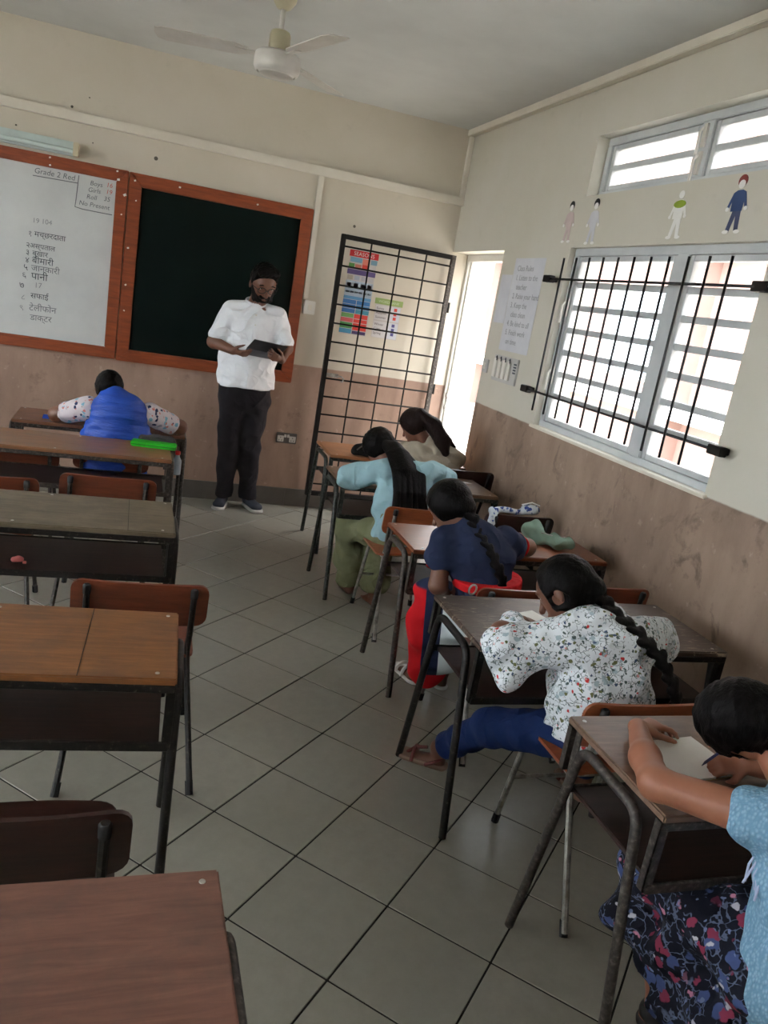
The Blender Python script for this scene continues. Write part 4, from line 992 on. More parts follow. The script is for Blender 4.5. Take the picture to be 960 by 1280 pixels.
pl = [(0.965, 5.806), (1.06, 5.800), (1.15, 5.798), (1.22, 5.802), (1.30, 5.815), (1.38, 5.830), (1.44, 5.846), (1.49, 5.868)]
vs = []; fs = []
for (z, y) in pl: vs += [(-0.034, y-5.94-0.004, z), (-0.006, y-5.94-0.004, z), (-0.006, y-5.94+0.012, z), (-0.034, y-5.94+0.012, z)]
for i in range(len(pl)-1):
    for q in range(4): fs.append((4*i+q, 4*i+(q+1) % 4, 4*i+4+(q+1) % 4, 4*i+4+q))
fs += [(3, 2, 1, 0), tuple(4*(len(pl)-1)+q for q in range(4))]
MB().add(vs, fs).build('placket', white, tp)
S = SDF(0.006)
for i in range(26):
    t = math.radians(-65+i*310/25-0); p = V3(0.818+0.074*math.sin(t+math.pi), 5.962-0.070*math.cos(t+math.pi), 1.545+0.022*math.cos(t)); q_ = p+V3(0, 0, 0.020); S.cone(p, 0.008, q_, 0.007, 0.006)
S.build('collar', 0.005, white, tp, None, 1)
S = SDF(0.05); S.slab((0.81, 5.97, 0.98), (0.192, 0.132), (0.812, 5.97, 0.86), (0.190, 0.132), (1, 0, 0))
for hx, kx, ax_ in ((0.728, 0.735, 0.748), (0.905, 0.893, 0.932)): S.cone((hx, 5.97, 0.86), 0.100, (kx, 5.955, 0.50), 0.082, 0.03); S.cone((kx, 5.955, 0.50), 0.082, (ax_, 5.99, 0.09), 0.066, 0.03)
S.cut((0, 0, 0.075), (0, 0, -1))
S.build('trousers', H_T, cloth('dark_trousers', (34, 31, 36), 240, 0.12, 0.85, 6, 1.0), tp, folds(0.0030, 21, 6, 30, 80))
shm = cloth('grey_trainer_mesh', (62, 66, 76), 300, 0.2, 0.8); whs = flat('trainer_sole_white', (206, 202, 196), 0.6)
shoe(tp, (0.762, 6.075, 0), (0.690, 5.83, 0), shm, whs, 1.08); shoe(tp, (0.925, 6.085, 0), (1.01, 5.83, 0), shm, whs, 1.08)
fd = thing('document_folder', 'open black folder held in both hands of the standing man', 'folder', (0.88, 5.68, 1.2))
def quad_plate(a, b, c, d, th, base):
    a, b, c, d = (V3(*p)-V3(*base) for p in (a, b, c, d)); n = unit(np.cross(b-a, d-a))*th
    return MB().add([a, b, c, d, a+n, b+n, c+n, d+n], [(3, 2, 1, 0), (4, 5, 6, 7), (0, 1, 5, 4), (1, 2, 6, 5), (2, 3, 7, 6), (3, 0, 4, 7)])
tp.location.y -= 0.03; fd.location.y -= 0.0
blk = flat('black_folder', (40, 40, 44), 0.4, 6)
quad_plate((0.795, 5.635, 1.310), (1.030, 5.615, 1.294), (0.995, 5.69, 1.225), (0.757, 5.70, 1.240), 0.006, fd.location).build('cover', blk, fd)
quad_plate((0.757, 5.70, 1.238), (0.995, 5.69, 1.223), (0.972, 5.755, 1.178), (0.745, 5.76, 1.190), 0.006, fd.location).build('lower_cover', flat('grey_folder_inner', (92, 92, 98), 0.4, 6), fd)

# ------------------------------------------------------------------ the boy in the blue vest
bp = person('boy in bright blue padded vest and printed shirt bent over the desk', (-0.05, 4.92, 0))
fr = head_frame((0.0, 0.62, -0.78), (0, 0.78, 0.62)); hc = V3(-0.118, 4.985, 0.945)
S = SDF(0.03)
S.slab((-0.05, 4.94, 0.46), (0.14, 0.10), (-0.05, 4.91, 0.80), (0.145, 0.09), (1, 0, 0)); S.cone((-0.07, 4.92, 0.84), 0.055, hc-fr[2]*0.05, 0.05)
add_head(S, hc, fr, 0.98)
for a, b, c, hd, sd in (((-0.20, 4.92, 0.83), (-0.405, 5.045, 0.745), (-0.235, 5.20, 0.725), (0.75, 0.6, -0.05), 1), ((0.115, 4.92, 0.83), (0.315, 5.04, 0.748), (0.15, 5.21, 0.725), (-0.75, 0.6, -0.05), -1)):
    S.cone(a, 0.052, b, 0.042); S.cone(b, 0.042, c, 0.027); add_hand(S, c, hd, (0, 0, -1), -sd, 0.82, (0.35,)*4, 0.3)
for x in (-0.14, 0.04): legs(S, (x, 4.96, 0.46), (x-0.01, 5.30, 0.44), (x-0.01, 5.24, 0.08), (0.07, 0.05, 0.035)); foot(S, (x-0.01, 5.24, 0.08), (0, 1, 0), 0.85)
S.build('body', 0.007, SK['dark'], bp); eyes(bp, hc, fr, 0.98)
r_, f_, u_ = fr; A = np.array([r_, f_, u_]); S = SDF(0.01); S.ell(hc+u_*0.014-f_*0.006, (0.082, 0.100, 0.096), A); S.cut(hc+f_*0.045, f_*0.9-u_*0.45); S.cut(hc-u_*0.075, -u_)
S.build('hair', 0.006, HR['black'], bp, folds(0.0012, 9, 4, 200, 350))
k = NT('blue_padded_nylon'); o_ = k.coord(); col = k.ramp(k.noise(o_, 8, 5), [(0.3, lin((20, 62, 158))), (0.7, lin((32, 82, 186)))]); k.bump(k.noise(k.coord((1, 1, 6)), 8, 4), 0.5, 0.02); M['vest'] = k.out(col, 0.5)
S = SDF(0.04)
S.slab((-0.05, 4.94, 0.44), (0.185, 0.13), (-0.05, 4.92, 0.66), (0.190, 0.14), (1, 0, 0)); S.slab((-0.05, 4.92, 0.66), (0.190, 0.14), (-0.05, 4.90, 0.83), (0.165, 0.115), (1, 0, 0))
S.slab((-0.055, 4.905, 0.83), (0.13, 0.10), (-0.085, 4.93, 0.905), (0.078, 0.07), (1, 0, 0))
S.slab((-0.10, 4.775, 0.60), (0.13, 0.06), (-0.11, 4.715, 0.44), (0.12, 0.022), (1, 0, 0), 0.03)
S.build('vest', 0.007, M['vest'], bp, [(0.0022, 0, 8, 105, 0.4)]+folds(0.002, 31, 4, 30, 70))
pf = print_cloth('cartoon_print_cotton', (206, 196, 200), [((36, 48, 84), 1.0, 0.9), ((120, 170, 190), 1.0, 0.9), ((200, 120, 110), 1.3, 0.7)], 26, 0.34, 0.7)
for n_, (a, b) in enumerate((((-0.215, 4.925, 0.825), (-0.335, 4.995, 0.775)), ((0.125, 4.925, 0.825), (0.245, 4.995, 0.775)))):
    S = SDF(0.02); S.cone(a, 0.070, b, 0.068); dv = V3(*b)-V3(*a); S.cut(V3(*b)+unit(dv)*0.035, dv); S.build('sleeve', 0.006, pf, bp, folds(0.002, 41+n_, 4, 40, 80))
S = SDF(0.03)
for x in (-0.14, 0.04): S.cone((x, 4.95, 0.455), 0.085, (x-0.01, 5.30, 0.435), 0.068); S.cone((x-0.01, 5.30, 0.435), 0.068, (x-0.01, 5.24, 0.12), 0.055)
S.build('trousers', 0.008, cloth('boy_dark_trousers', (34, 36, 48)), bp)

# ------------------------------------------------------------------ girl with the brown ponytail
g1 = person('girl with a brown ponytail in cream cardigan at the desk nearest the gate', (2.0, 4.82, 0))
fr = head_frame((-0.5, 0.62, -0.6), (-0.2, 0.5, 0.8)); hc = V3(1.812, 4.93, 0.955)
S = SDF(0.03)
S.slab((2.03, 4.84, 0.46), (0.12, 0.09), (1.97, 4.84, 0.76), (0.125, 0.08), (1, -0.1, 0)); S.cone((1.95, 4.86, 0.80), 0.05, hc-fr[2]*0.04-fr[1]*0.02, 0.045)
add_head(S, hc, fr, 0.98)
for a, b, c, hd, sd in (((1.86, 4.86, 0.80), (1.70, 5.0, 0.735), (1.80, 5.16, 0.715), (0.7, 0.7, -0.05), 1), ((2.08, 4.82, 0.78), (2.19, 4.98, 0.735), (2.05, 5.14, 0.715), (-0.7, 0.7, -0.05), -1)):
    S.cone(a, 0.042, b, 0.036); S.cone(b, 0.036, c, 0.024); add_hand(S, c, hd, (0, 0, -1), -sd, 0.8, (0.3,)*4, 0.3)
for x in (1.95, 2.10): legs(S, (x, 4.87, 0.46), (x-0.02, 5.22, 0.43), (x-0.02, 5.15, 0.08)); foot(S, (x-0.02, 5.15, 0.08), (0, 1, 0), 0.85)
S.build('body', 0.007, SK['mid'], g1); eyes(g1, hc, fr, 0.98)
cream = cloth('cream_cardigan', (176, 164, 146), 180, 0.25, 0.9, 10, 1.0)
S = SDF(0.03)
S.slab((2.03, 4.84, 0.43), (0.155, 0.12), (1.98, 4.84, 0.74), (0.150, 0.11), (1, -0.1, 0)); S.slab((1.98, 4.84, 0.74), (0.15, 0.11), (1.94, 4.86, 0.83), (0.09, 0.075), (1, -0.1, 0))
for a, b, c in (((1.86, 4.86, 0.80), (1.71, 4.99, 0.742), (1.78, 5.13, 0.738)), ((2.085, 4.82, 0.78), (2.185, 4.97, 0.745), (2.075, 5.11, 0.738))): S.cone(a, 0.064, b, 0.056); S.cone(b, 0.052, c, 0.040)
S.build('cardigan', 0.007, cream, g1, folds(0.003, 51, 6, 35, 80))
S = SDF(0.03)
for x in (1.95, 2.10): S.cone((x, 4.87, 0.455), 0.085, (x-0.02, 5.22, 0.43), 0.065); S.cone((x-0.02, 5.22, 0.43), 0.062, (x-0.02, 5.15, 0.10), 0.05)
S.build('trousers', 0.008, cloth('brown_trousers', (58, 46, 44)), g1)
r_, f_, u_ = fr; A = np.array([r_, f_, u_]); S = SDF(0.012); S.ell(hc+u_*0.014-f_*0.008, (0.092, 0.104, 0.102), A); S.cut(hc+f_*0.048, f_*0.9-u_*0.4)
S.ell(hc+V3(0.01, -0.05, 0.085), (0.035, 0.035, 0.035)); S.chain([hc+V3(0.015, -0.06, 0.085), (1.90, 4.80, 0.985), (1.96, 4.74, 0.90), (1.985, 4.715, 0.83)], [0.035, 0.052, 0.050, 0.026], 0.02)
S.chain([(1.93, 4.77, 0.95), (2.00, 4.74, 0.905), (2.05, 4.73, 0.872)], [0.03, 0.022, 0.008], 0.012)
S.build('hair', 0.006, HR['brown'], g1, [(0.0014, 300, 160, 60, 0.3), (0.001, 420, -120, 90, 1.0)])

# ------------------------------------------------------------------ girl in the pale blue hoodie
g2 = person('girl with long loose black hair in pale blue hoodie and olive trousers', (1.5, 4.0, 0))
fr = head_frame((-0.15, 0.62, -0.76), (-0.1, 0.75, 0.6)); hc = V3(1.362, 4.215, 0.912)
S = SDF(0.03)
S.slab((1.50, 3.99, 0.47), (0.125, 0.09), (1.49, 4.01, 0.76), (0.13, 0.08), (1, 0, 0)); S.cone((1.46, 4.06, 0.81), 0.048, hc-fr[2]*0.05, 0.045)
add_head(S, hc, fr, 0.98)
for a, b, c, hd, sd in (((1.37, 4.05, 0.81), (1.195, 4.16, 0.742), (1.315, 4.36, 0.725), (0.75, 0.65, -0.05), 1), ((1.62, 4.06, 0.81), (1.80, 4.22, 0.748), (1.63, 4.38, 0.725), (-0.75, 0.65, -0.05), -1)):
    S.cone(a, 0.042, b, 0.036); S.cone(b, 0.036, c, 0.024); add_hand(S, c, hd, (0, 0, -1), -sd, 0.8, (0.3,)*4, 0.3)
legs(S, (1.43, 4.0, 0.46), (1.285, 4.32, 0.425), (1.335, 4.26, 0.08)); legs(S, (1.57, 4.0, 0.46), (1.50, 4.34, 0.43), (1.44, 4.10, 0.08))
foot(S, (1.335, 4.26, 0.08), (-0.1, 1, 0), 0.85); foot(S, (1.44, 4.08, 0.08), (-0.15, 1, 0), 0.85)
S.build('body', 0.007, SK['mid'], g2); eyes(g2, hc, fr, 0.98)
hood = cloth('pale_blue_fleece', (152, 184, 192), 160, 0.22, 0.9, 12, 1.0)
S = SDF(0.035)
S.slab((1.50, 3.985, 0.50), (0.165, 0.125), (1.495, 4.0, 0.70), (0.165, 0.120), (1, 0, 0)); S.slab((1.495, 4.0, 0.70), (0.165, 0.12), (1.475, 4.04, 0.82), (0.115, 0.085), (1, 0, 0))
for a, b, c in (((1.365, 4.05, 0.812), (1.200, 4.150, 0.735), (1.30, 4.32, 0.748)), ((1.63, 4.05, 0.815), (1.795, 4.205, 0.765), (1.66, 4.34, 0.748))): S.cone(a, 0.070, b, 0.068); S.cone(b, 0.064, c, 0.044)
S.ell((1.575, 3.985, 0.845), (0.105, 0.075, 0.055)); S.ell((1.65, 4.02, 0.84), (0.06, 0.07, 0.05))
S.build('hoodie', 0.006, hood, g2, folds(0.0040, 61, 7, 30, 75))
S = SDF(0.02); S.chain([(1.385, 3.905, 0.60), (1.375, 3.89, 0.54), (1.372, 3.895, 0.485)], [0.035, 0.05, 0.03], 0.02); S.build('hoodie_hem', 0.006, hood, g2, folds(0.003, 63, 4, 40, 90))
S = SDF(0.04); S.slab((1.50, 3.98, 0.53), (0.155, 0.13), (1.50, 4.02, 0.47), (0.155, 0.13), (1, 0, 0))
S.cone((1.43, 4.0, 0.455), 0.092, (1.283, 4.31, 0.415), 0.076); S.cone((1.283, 4.31, 0.415), 0.080, (1.330, 4.25, 0.11), 0.088)
S.cone((1.57, 4.0, 0.455), 0.090, (1.50, 4.33, 0.415), 0.072); S.cone((1.50, 4.33, 0.415), 0.076, (1.45, 4.12, 0.12), 0.084); S.cut((0, 0, 0.075), (0, 0, -1))
S.build('trousers', 0.007, cloth('olive_cargo_cotton', (126, 128, 98), 240, 0.15, 0.9, 14, 1.0), g2, folds(0.004, 65, 6, 30, 80))
r_, f_, u_ = fr; A = np.array([r_, f_, u_]); S = SDF(0.012); S.ell(hc+u_*0.012-f_*0.006, (0.092, 0.104, 0.102), A); S.cut(hc+f_*0.048, f_*0.9-u_*0.35)
S.build('hair_cap', 0.006, HR['black'], g2, folds(0.0012, 66, 4, 140, 300))
S = SDF(0.004)
hr_ = random.Random(5)
for q in range(26):
    t = (q+0.5)/26; xt = 1.375+0.10*t; xm = 1.378+0.175*t; xb = 1.380+0.185*t+hr_.uniform(-0.012, 0.012); zb = 0.585+hr_.uniform(-0.045, 0.05)+0.02*t; yy = 3.862+hr_.uniform(-0.010, 0.008)
    S.chain([(1.365+0.03*t, 4.15, 0.958-0.02*t), (xt, 4.04, 0.928-0.03*abs(t-0.5)), (xm, 3.935, 0.845), (xm+hr_.uniform(-0.006, 0.006), yy+0.008, 0.745), (xb, yy-0.008, 0.665), (xb+hr_.uniform(-0.008, 0.008), yy-0.004, zb)], [0.022, 0.020, 0.015, 0.0125, 0.0105, 0.004], 0.005)
S.cone((1.42, 4.10, 0.93), 0.045, (1.45, 3.95, 0.85), 0.04, 0.03)
S.build('long_hair', 0.0045, HR['brown'] if False else HR['black'], g2, None)

# ------------------------------------------------------------------ girl in the navy dress
g3 = person('girl in navy dress with red belt and red, navy and white skirt, long braid', (1.46, 2.85, 0))
fr = head_frame((-0.45, 0.52, -0.72), (-0.2, 0.7, 0.6)); hc = V3(1.325, 3.005, 0.915)
S = SDF(0.03)
S.slab((1.50, 2.83, 0.47), (0.12, 0.09), (1.44, 2.87, 0.76), (0.13, 0.08), (1, 0.05, 0)); S.cone((1.41, 2.91, 0.80), 0.048, hc-fr[2]*0.05-fr[1]*0.01, 0.045)
add_head(S, hc, fr, 0.98)
S.cone((1.29, 2.90, 0.785), 0.043, (1.265, 2.825, 0.62), 0.035); S.cone((1.265, 2.825, 0.62), 0.034, (1.36, 2.93, 0.515), 0.025); add_hand(S, (1.36, 2.93, 0.515), (0.7, 0.65, -0.15), (0, 0, -1), -1, 0.8, (0.3,)*4, 0.3)
S.cone((1.575, 2.92, 0.80), 0.043, (1.755, 3.035, 0.745), 0.036); S.cone((1.755, 3.035, 0.745), 0.036, (1.60, 3.20, 0.725), 0.024); add_hand(S, (1.60, 3.20, 0.725), (-0.75, 0.65, -0.05), (0, 0, -1), 1, 0.8, (0.3,)*4, 0.3)
legs(S, (1.44, 2.86, 0.46), (1.325, 2.97, 0.49), (1.375, 3.15, 0.08)); legs(S, (1.57, 2.88, 0.46), (1.50, 3.18, 0.43), (1.50, 3.12, 0.08))
foot(S, (1.375, 3.17, 0.08), (-0.2, 1, 0), 0.85); foot(S, (1.50, 3.12, 0.08), (0, 1, 0), 0.85)
S.build('body', 0.006, SK['dark'], g3); eyes(g3, hc, fr, 0.98)
navy = cloth('navy_jersey', (38, 46, 72), 240, 0.15, 0.9, 8, 1.0); red = cloth('red_cotton', (200, 22, 32), 240, 0.12, 0.8, 12, 1.0)
S = SDF(0.03)
S.slab((1.48, 2.82, 0.60), (0.125, 0.105), (1.445, 2.865, 0.74), (0.150, 0.105), (1, 0.05, 0)); S.slab((1.445, 2.865, 0.74), (0.150, 0.105), (1.42, 2.90, 0.825), (0.10, 0.075), (1, 0.05, 0))
S.cone((1.29, 2.90, 0.79), 0.066, (1.268, 2.865, 0.725), 0.064); S.cone((1.575, 2.915, 0.80), 0.064, (1.645, 2.955, 0.775), 0.062)
S.cut((1.266, 2.85, 0.705), (-0.15, -0.35, -1)) if False else None
S.build('dress_top', 0.006, navy, g3, folds(0.0026, 71, 6, 35, 80))
for (c_, ax_, rr) in (((1.266, 2.862, 0.682), (-0.25, -0.4, -0.85), 0.046), ((1.685, 2.978, 0.762), (0.85, 0.45, -0.25), 0.046)):
    a_ = Vector(ax_).normalized(); u2 = a_.orthogonal().normalized(); w2 = a_.cross(u2); c2 = Vector(c_)-Vector((1.46, 2.85, 0))
    MB().tube([c2+(u2*math.cos(t)+w2*math.sin(t))*rr for t in [2*math.pi*i/20 for i in range(21)]], 0.005, 6, False).build('cuff_piping', red, g3, 0, True)
S = SDF(0.01); S.slab((1.482, 2.818, 0.640), (0.150, 0.130), (1.478, 2.822, 0.668), (0.152, 0.131), (1, 0.05, 0), 0.0); S.cut((1.48, 2.82, 0.672), (-0.10, 0, 1)); S.cut((1.48, 2.82, 0.634), (0.10, 0, -1))
bl_ = S.build('belt', 0.006, red, g3)
MB().tube([(1.368-1.46+0.016*math.cos(t), 2.712-2.85-0.004*math.sin(t), 0.652+0.022*math.sin(t)) for t in [2*math.pi*i/14 for i in range(15)]], 0.004, 6, False).build('buckle', M['rivet'], bl_)
k = NT('striped_skirt_cotton'); x, y, z = k.sep(k.coord())
fy = k.math('ADD', k.math('MULTIPLY', k.math('ADD', x, 1.46), 0.945), k.math('MULTIPLY', k.math('ADD', y, 2.85), -0.327))       # across the stripes
fy = k.math('ADD', fy, k.math('MULTIPLY', k.math('SUBTRACT', z, 0.45), 0.10))
cc = k.ramp(k.math('MULTIPLY', fy, 1.0), [(0.0, lin((200, 22, 32))), (0.243, lin((30, 38, 68))), (0.318, lin((196, 206, 208))), (0.47, lin((38, 46, 72)))], 'CONSTANT')
cc = k.mix(k.ramp(k.math('ADD', z, k.math('MULTIPLY', fy, -0.15)), [(0.118, 1.0), (0.121, 0.0)]), cc, lin((200, 22, 32)))
cc = k.mix(k.ramp(k.math('SUBTRACT', z, 0.10), [(0.462, 0.0), (0.470, 1.0)]), cc, lin((38, 46, 72)))
k.bump(k.noise(k.coord(), 240, 2), 0.12, 0.004); M['skirt3'] = k.out(cc, 0.85, 0, 0.25)
S = SDF(0.05); S.slab((1.485, 2.82, 0.62), (0.120, 0.10), (1.50, 2.84, 0.50), (0.150, 0.125), (1, 0.05, 0))
S.cone((1.43, 2.87, 0.465), 0.095, (1.315, 2.955, 0.520), 0.085); S.cone((1.57, 2.88, 0.455), 0.09, (1.47, 3.10, 0.41), 0.075)
S.slab((1.326, 2.952, 0.50), (0.086, 0.075), (1.324, 2.960, 0.36), (0.094, 0.075), (0.945, -0.327, 0), 0.04); S.slab((1.324, 2.960, 0.36), (0.098, 0.075), (1.362, 2.985, 0.15), (0.085, 0.070), (0.945, -0.327, 0), 0.04)
S.slab((1.395, 2.89, 0.42), (0.075, 0.055), (1.405, 2.91, 0.24), (0.075, 0.050), (0.945, -0.327, 0), 0.04)
S.cut((0, 0, 0.085), (0, 0, -1))
S.build('skirt', 0.006, M['skirt3'], g3, folds(0.0035, 75, 6, 25, 60))
for n_, (a, d) in enumerate((((1.375, 3.17), (-0.2, 1)), ((1.50, 3.12), (0, 1)))):
    b = MB(); d3 = Vector((d[0], d[1], 0)).normalized(); l3 = d3.cross(Vector((0, 0, 1))); c0 = Vector((a[0]-1.46, a[1]-2.85, 0))
    S = SDF(0.0); S.slab(c0+Vector((1.46, 2.85, 0.012))-d3*0.02, (0.034, 0.034), c0+Vector((1.46, 2.85, 0.012))+d3*0.125, (0.042, 0.042), l3); S.cut((0, 0, 0.018), (0, 0, 1)); S.cut((0, 0, 0.001), (0, 0, -1))
    sd = S.build('sandal', 0.006, whs, g3, None, 0)
    for t in (0.03, 0.085): b.tube([c0+d3*t+l3*(0.042*math.cos(q))+Vector((0, 0, 0.012+0.056*math.sin(q)*(1.0 if t < 0.05 else 0.75))) for q in [math.pi*i/10 for i in range(11)]], 0.009, 6)
    b.build('strap', whs, sd)
r_, f_, u_ = fr; A = np.array([r_, f_, u_]); S = SDF(0.012); S.ell(hc+u_*0.013-f_*0.008, (0.094, 0.106, 0.103), A); S.cut(hc+f_*0.050, f_*0.9-u_*0.25)
S.ell(hc-f_*0.07-u_*0.045, (0.055, 0.045, 0.05), A)
S.build('hair', 0.006, HR['black'], g3, [(0.0010, 300, 260, 120, 0.5)])
braid(g3, [hc-f_*0.085-u_*0.05, (1.405, 2.845, 0.845), (1.445, 2.775, 0.795), (1.485, 2.735, 0.725), (1.51, 2.715, 0.655), (1.515, 2.715, 0.60)], 0.036, 0.022, HR['black'])

# ------------------------------------------------------------------ girl in the floral blouse
g4 = person('girl in white floral blouse and blue jeans with long braid, leaning on the scratched desk', (1.5, 1.98, 0))
fr = head_frame((-0.52, 0.50, -0.66), (-0.3, 0.6, 0.7)); hc = V3(1.392, 2.115, 0.895)
S = SDF(0.03)
S.slab((1.54, 1.94, 0.47), (0.125, 0.09), (1.49, 1.985, 0.75), (0.13, 0.08), (1, 0, 0)); S.cone((1.47, 2.03, 0.80), 0.048, hc-fr[2]*0.05-fr[1]*0.01, 0.046)
add_head(S, hc, fr, 1.0)
S.cone((1.34, 2.0, 0.78), 0.043, (1.195, 2.105, 0.738), 0.036); S.cone((1.195, 2.105, 0.738), 0.034, (1.325, 2.215, 0.732), 0.024)
add_hand(S, (1.325, 2.215, 0.732), (0.80, 0.55, -0.12), (0.1, 0.1, -1), -1, 0.80, (0.30, 0.35, 0.4, 0.45), 0.4)
S.cone((1.63, 2.0, 0.78), 0.043, (1.80, 2.12, 0.742), 0.036); S.cone((1.80, 2.12, 0.742), 0.034, (1.60, 2.255, 0.728), 0.024)
add_hand(S, (1.60, 2.255, 0.728), (-0.9, 0.35, -0.05), (0, 0, -1), 1, 0.80, (0.5, 0.55, 0.6, 0.65), 0.6)
legs(S, (1.47, 1.97, 0.45), (1.315, 2.24, 0.32), (1.248, 2.475, 0.085), (0.068, 0.050, 0.034)); legs(S, (1.61, 1.98, 0.45), (1.66, 2.30, 0.42), (1.76, 2.26, 0.085))
foot(S, (1.240, 2.480, 0.075), (-0.80, 0.60, 0), 0.80); foot(S, (1.76, 2.26, 0.085), (0, 1, 0), 0.85)
S.build('body', 0.005, SK['dark'], g4); eyes(g4, hc, fr, 1.0)
M['floral_w'] = print_cloth('white_floral_cotton', (220, 225, 230), [((160, 176, 184), 0.8, 0.8), ((74, 90, 88), 1.25, 0.72), ((104, 108, 70), 0.95, 0.62), ((64, 82, 112), 1.1, 0.55), ((188, 52, 50), 0.75, 0.40), ((206, 140, 140), 0.85, 0.34)], 40, 0.34, 0.75, (84, 98, 98))
S = SDF(0.035)
S.slab((1.535, 1.945, 0.47), (0.185, 0.150), (1.505, 1.96, 0.62), (0.165, 0.130), (1, 0, 0)); S.slab((1.505, 1.96, 0.62), (0.165, 0.130), (1.49, 1.99, 0.77), (0.155, 0.110), (1, 0, 0)); S.slab((1.49, 1.99, 0.77), (0.155, 0.11), (1.475, 2.02, 0.825), (0.09, 0.07), (1, 0, 0))
S.cone((1.345, 1.99, 0.778), 0.070, (1.245, 2.040, 0.722), 0.072); S.cone((1.245, 2.040, 0.722), 0.072, (1.190, 2.062, 0.700), 0.066); S.cone((1.20, 2.045, 0.685), 0.056, (1.205, 2.030, 0.632), 0.046); S.cone((1.190, 2.085, 0.735), 0.046, (1.262, 2.162, 0.748), 0.044)
S.cone((1.63, 1.995, 0.785), 0.070, (1.78, 2.10, 0.75), 0.066); S.cone((1.79, 2.11, 0.752), 0.058, (1.69, 2.19, 0.748), 0.045); S.cone((1.79, 2.08, 0.72), 0.045, (1.80, 2.06, 0.68), 0.035)
S.slab((1.47, 1.93, 0.50), (0.10, 0.12), (1.455, 1.915, 0.43), (0.11, 0.12), (1, 0, 0))
S.cut((0, 0, 0.405), (0.05, 0, -1))
S.build('blouse', 0.005, M['floral_w'], g4, folds(0.0035, 81, 8, 28, 85))
S = SDF(0.03); S.slab((1.54, 1.95, 0.50), (0.135, 0.11), (1.54, 1.97, 0.45), (0.135, 0.11), (1, 0, 0))
S.cone((1.47, 1.97, 0.445), 0.086, (1.312, 2.24, 0.315), 0.066); S.cone((1.312, 2.24, 0.315), 0.064, (1.262, 2.43, 0.125), 0.055)
S.cone((1.61, 1.98, 0.445), 0.082, (1.66, 2.29, 0.415), 0.064); S.cone((1.66, 2.29, 0.415), 0.060, (1.755, 2.26, 0.13), 0.050)
dv = V3(-0.05, 0.19, -0.19); S.cut(V3(1.262, 2.43, 0.125)+unit(dv)*0.012, dv) if False else None
S.build('jeans', 0.006, cloth('blue_denim', (26, 46, 92), 320, 0.25, 0.85, 12, 1.0), g4, folds(0.0014, 83, 6, 35, 90))
lea = flat('sandal_leather', (112, 56, 50), 0.5); slp = flat('sandal_sole_pale', (150, 124, 108), 0.7)
for (a, d) in (((1.240, 2.480), (-0.80, 0.60)), ((1.76, 2.26), (0, 1))):
    d3 = Vector((d[0], d[1], 0)).normalized(); l3 = d3.cross(Vector((0, 0, 1))); w0 = Vector((a[0], a[1], 0)); c0 = w0-Vector((1.5, 1.98, 0))
    S = SDF(0.0); S.slab(w0+Vector((0, 0, 0.012))-d3*0.02, (0.034, 0.034), w0+Vector((0, 0, 0.012))+d3*0.115, (0.041, 0.041), l3); S.cut((0, 0, 0.020), (0, 0, 1)); S.cut((0, 0, 0.001), (0, 0, -1))
    sd = S.build('sandal', 0.005, slp, g4, None, 0); b = MB()
    b.tube([c0+d3*0.085+l3*(0.042*math.cos(q))+Vector((0, 0, 0.012+0.040*math.sin(q))) for q in [math.pi*i/10 for i in range(11)]], 0.008, 6)
    b.tube([c0+l3*(0.040*math.cos(q))+d3*(0.03-0.06*math.sin(q))+Vector((0, 0, 0.014+0.035*math.sin(q))) for q in [math.pi*i/10 for i in range(11)]], 0.007, 6)
    b.tube([c0+d3*0.115+Vector((0, 0, 0.02)), c0+d3*0.085+Vector((0, 0, 0.052)), c0+d3*0.04+Vector((0, 0, 0.066))], 0.007, 6)
    b.build('strap', lea, sd)
r_, f_, u_ = fr; A = np.array([r_, f_, u_]); S = SDF(0.012); S.ell(hc+u_*0.014-f_*0.010, (0.088, 0.106, 0.102), A); S.cut(hc+f_*0.046, f_*0.9-u_*0.10); S.cutball(hc-r_*0.085+f_*0.012-u_*0.045, (0.03, 0.05, 0.045), A)
S.ell(hc-f_*0.085-u_*0.035, (0.05, 0.045, 0.05), A)
S.build('hair', 0.005, HR['black'], g4, folds(0.0010, 87, 4, 140, 300))
braid(g4, [hc-f_*0.095-u_*0.035, (1.485, 1.975, 0.885), (1.545, 1.90, 0.845), (1.605, 1.845, 0.79), (1.65, 1.805, 0.71), (1.675, 1.785, 0.62), (1.675, 1.78, 0.545)], 0.034, 0.022, HR['black'])

# ------------------------------------------------------------------ girl in the light blue knit top (nearest)
g5 = person('girl in light blue knit top and dark floral skirt writing in the notebook', (1.46, 1.05, 0))
fr = head_frame((-0.135, 0.617, -0.775), (-0.877, 0.29, 0.384)); hc = V3(1.437, 1.33, 0.876)
S = SDF(0.03)
S.slab((1.50, 1.0, 0.46), (0.12, 0.09), (1.475, 1.06, 0.75), (0.13, 0.08), (1, 0, 0)); S.cone((1.465, 1.14, 0.80), 0.048, hc-fr[2]*0.05-fr[1]*0.02, 0.046)
add_head(S, hc, fr, 1.02)
S.cone((1.33, 1.10, 0.785), 0.046, (1.190, 1.275, 0.758), 0.036, 0.025); S.cone((1.190, 1.275, 0.758), 0.037, (1.235, 1.38, 0.755), 0.035, 0.02); S.cone((1.235, 1.38, 0.755), 0.035, (1.315, 1.525, 0.748), 0.023, 0.02)
add_hand(S, (1.315, 1.525, 0.748), (0.94, 0.16, 0.02), (0.05, -0.1, -1), -1, 0.88, (0.30, 0.36, 0.42, 0.5), 0.15, 0.16)
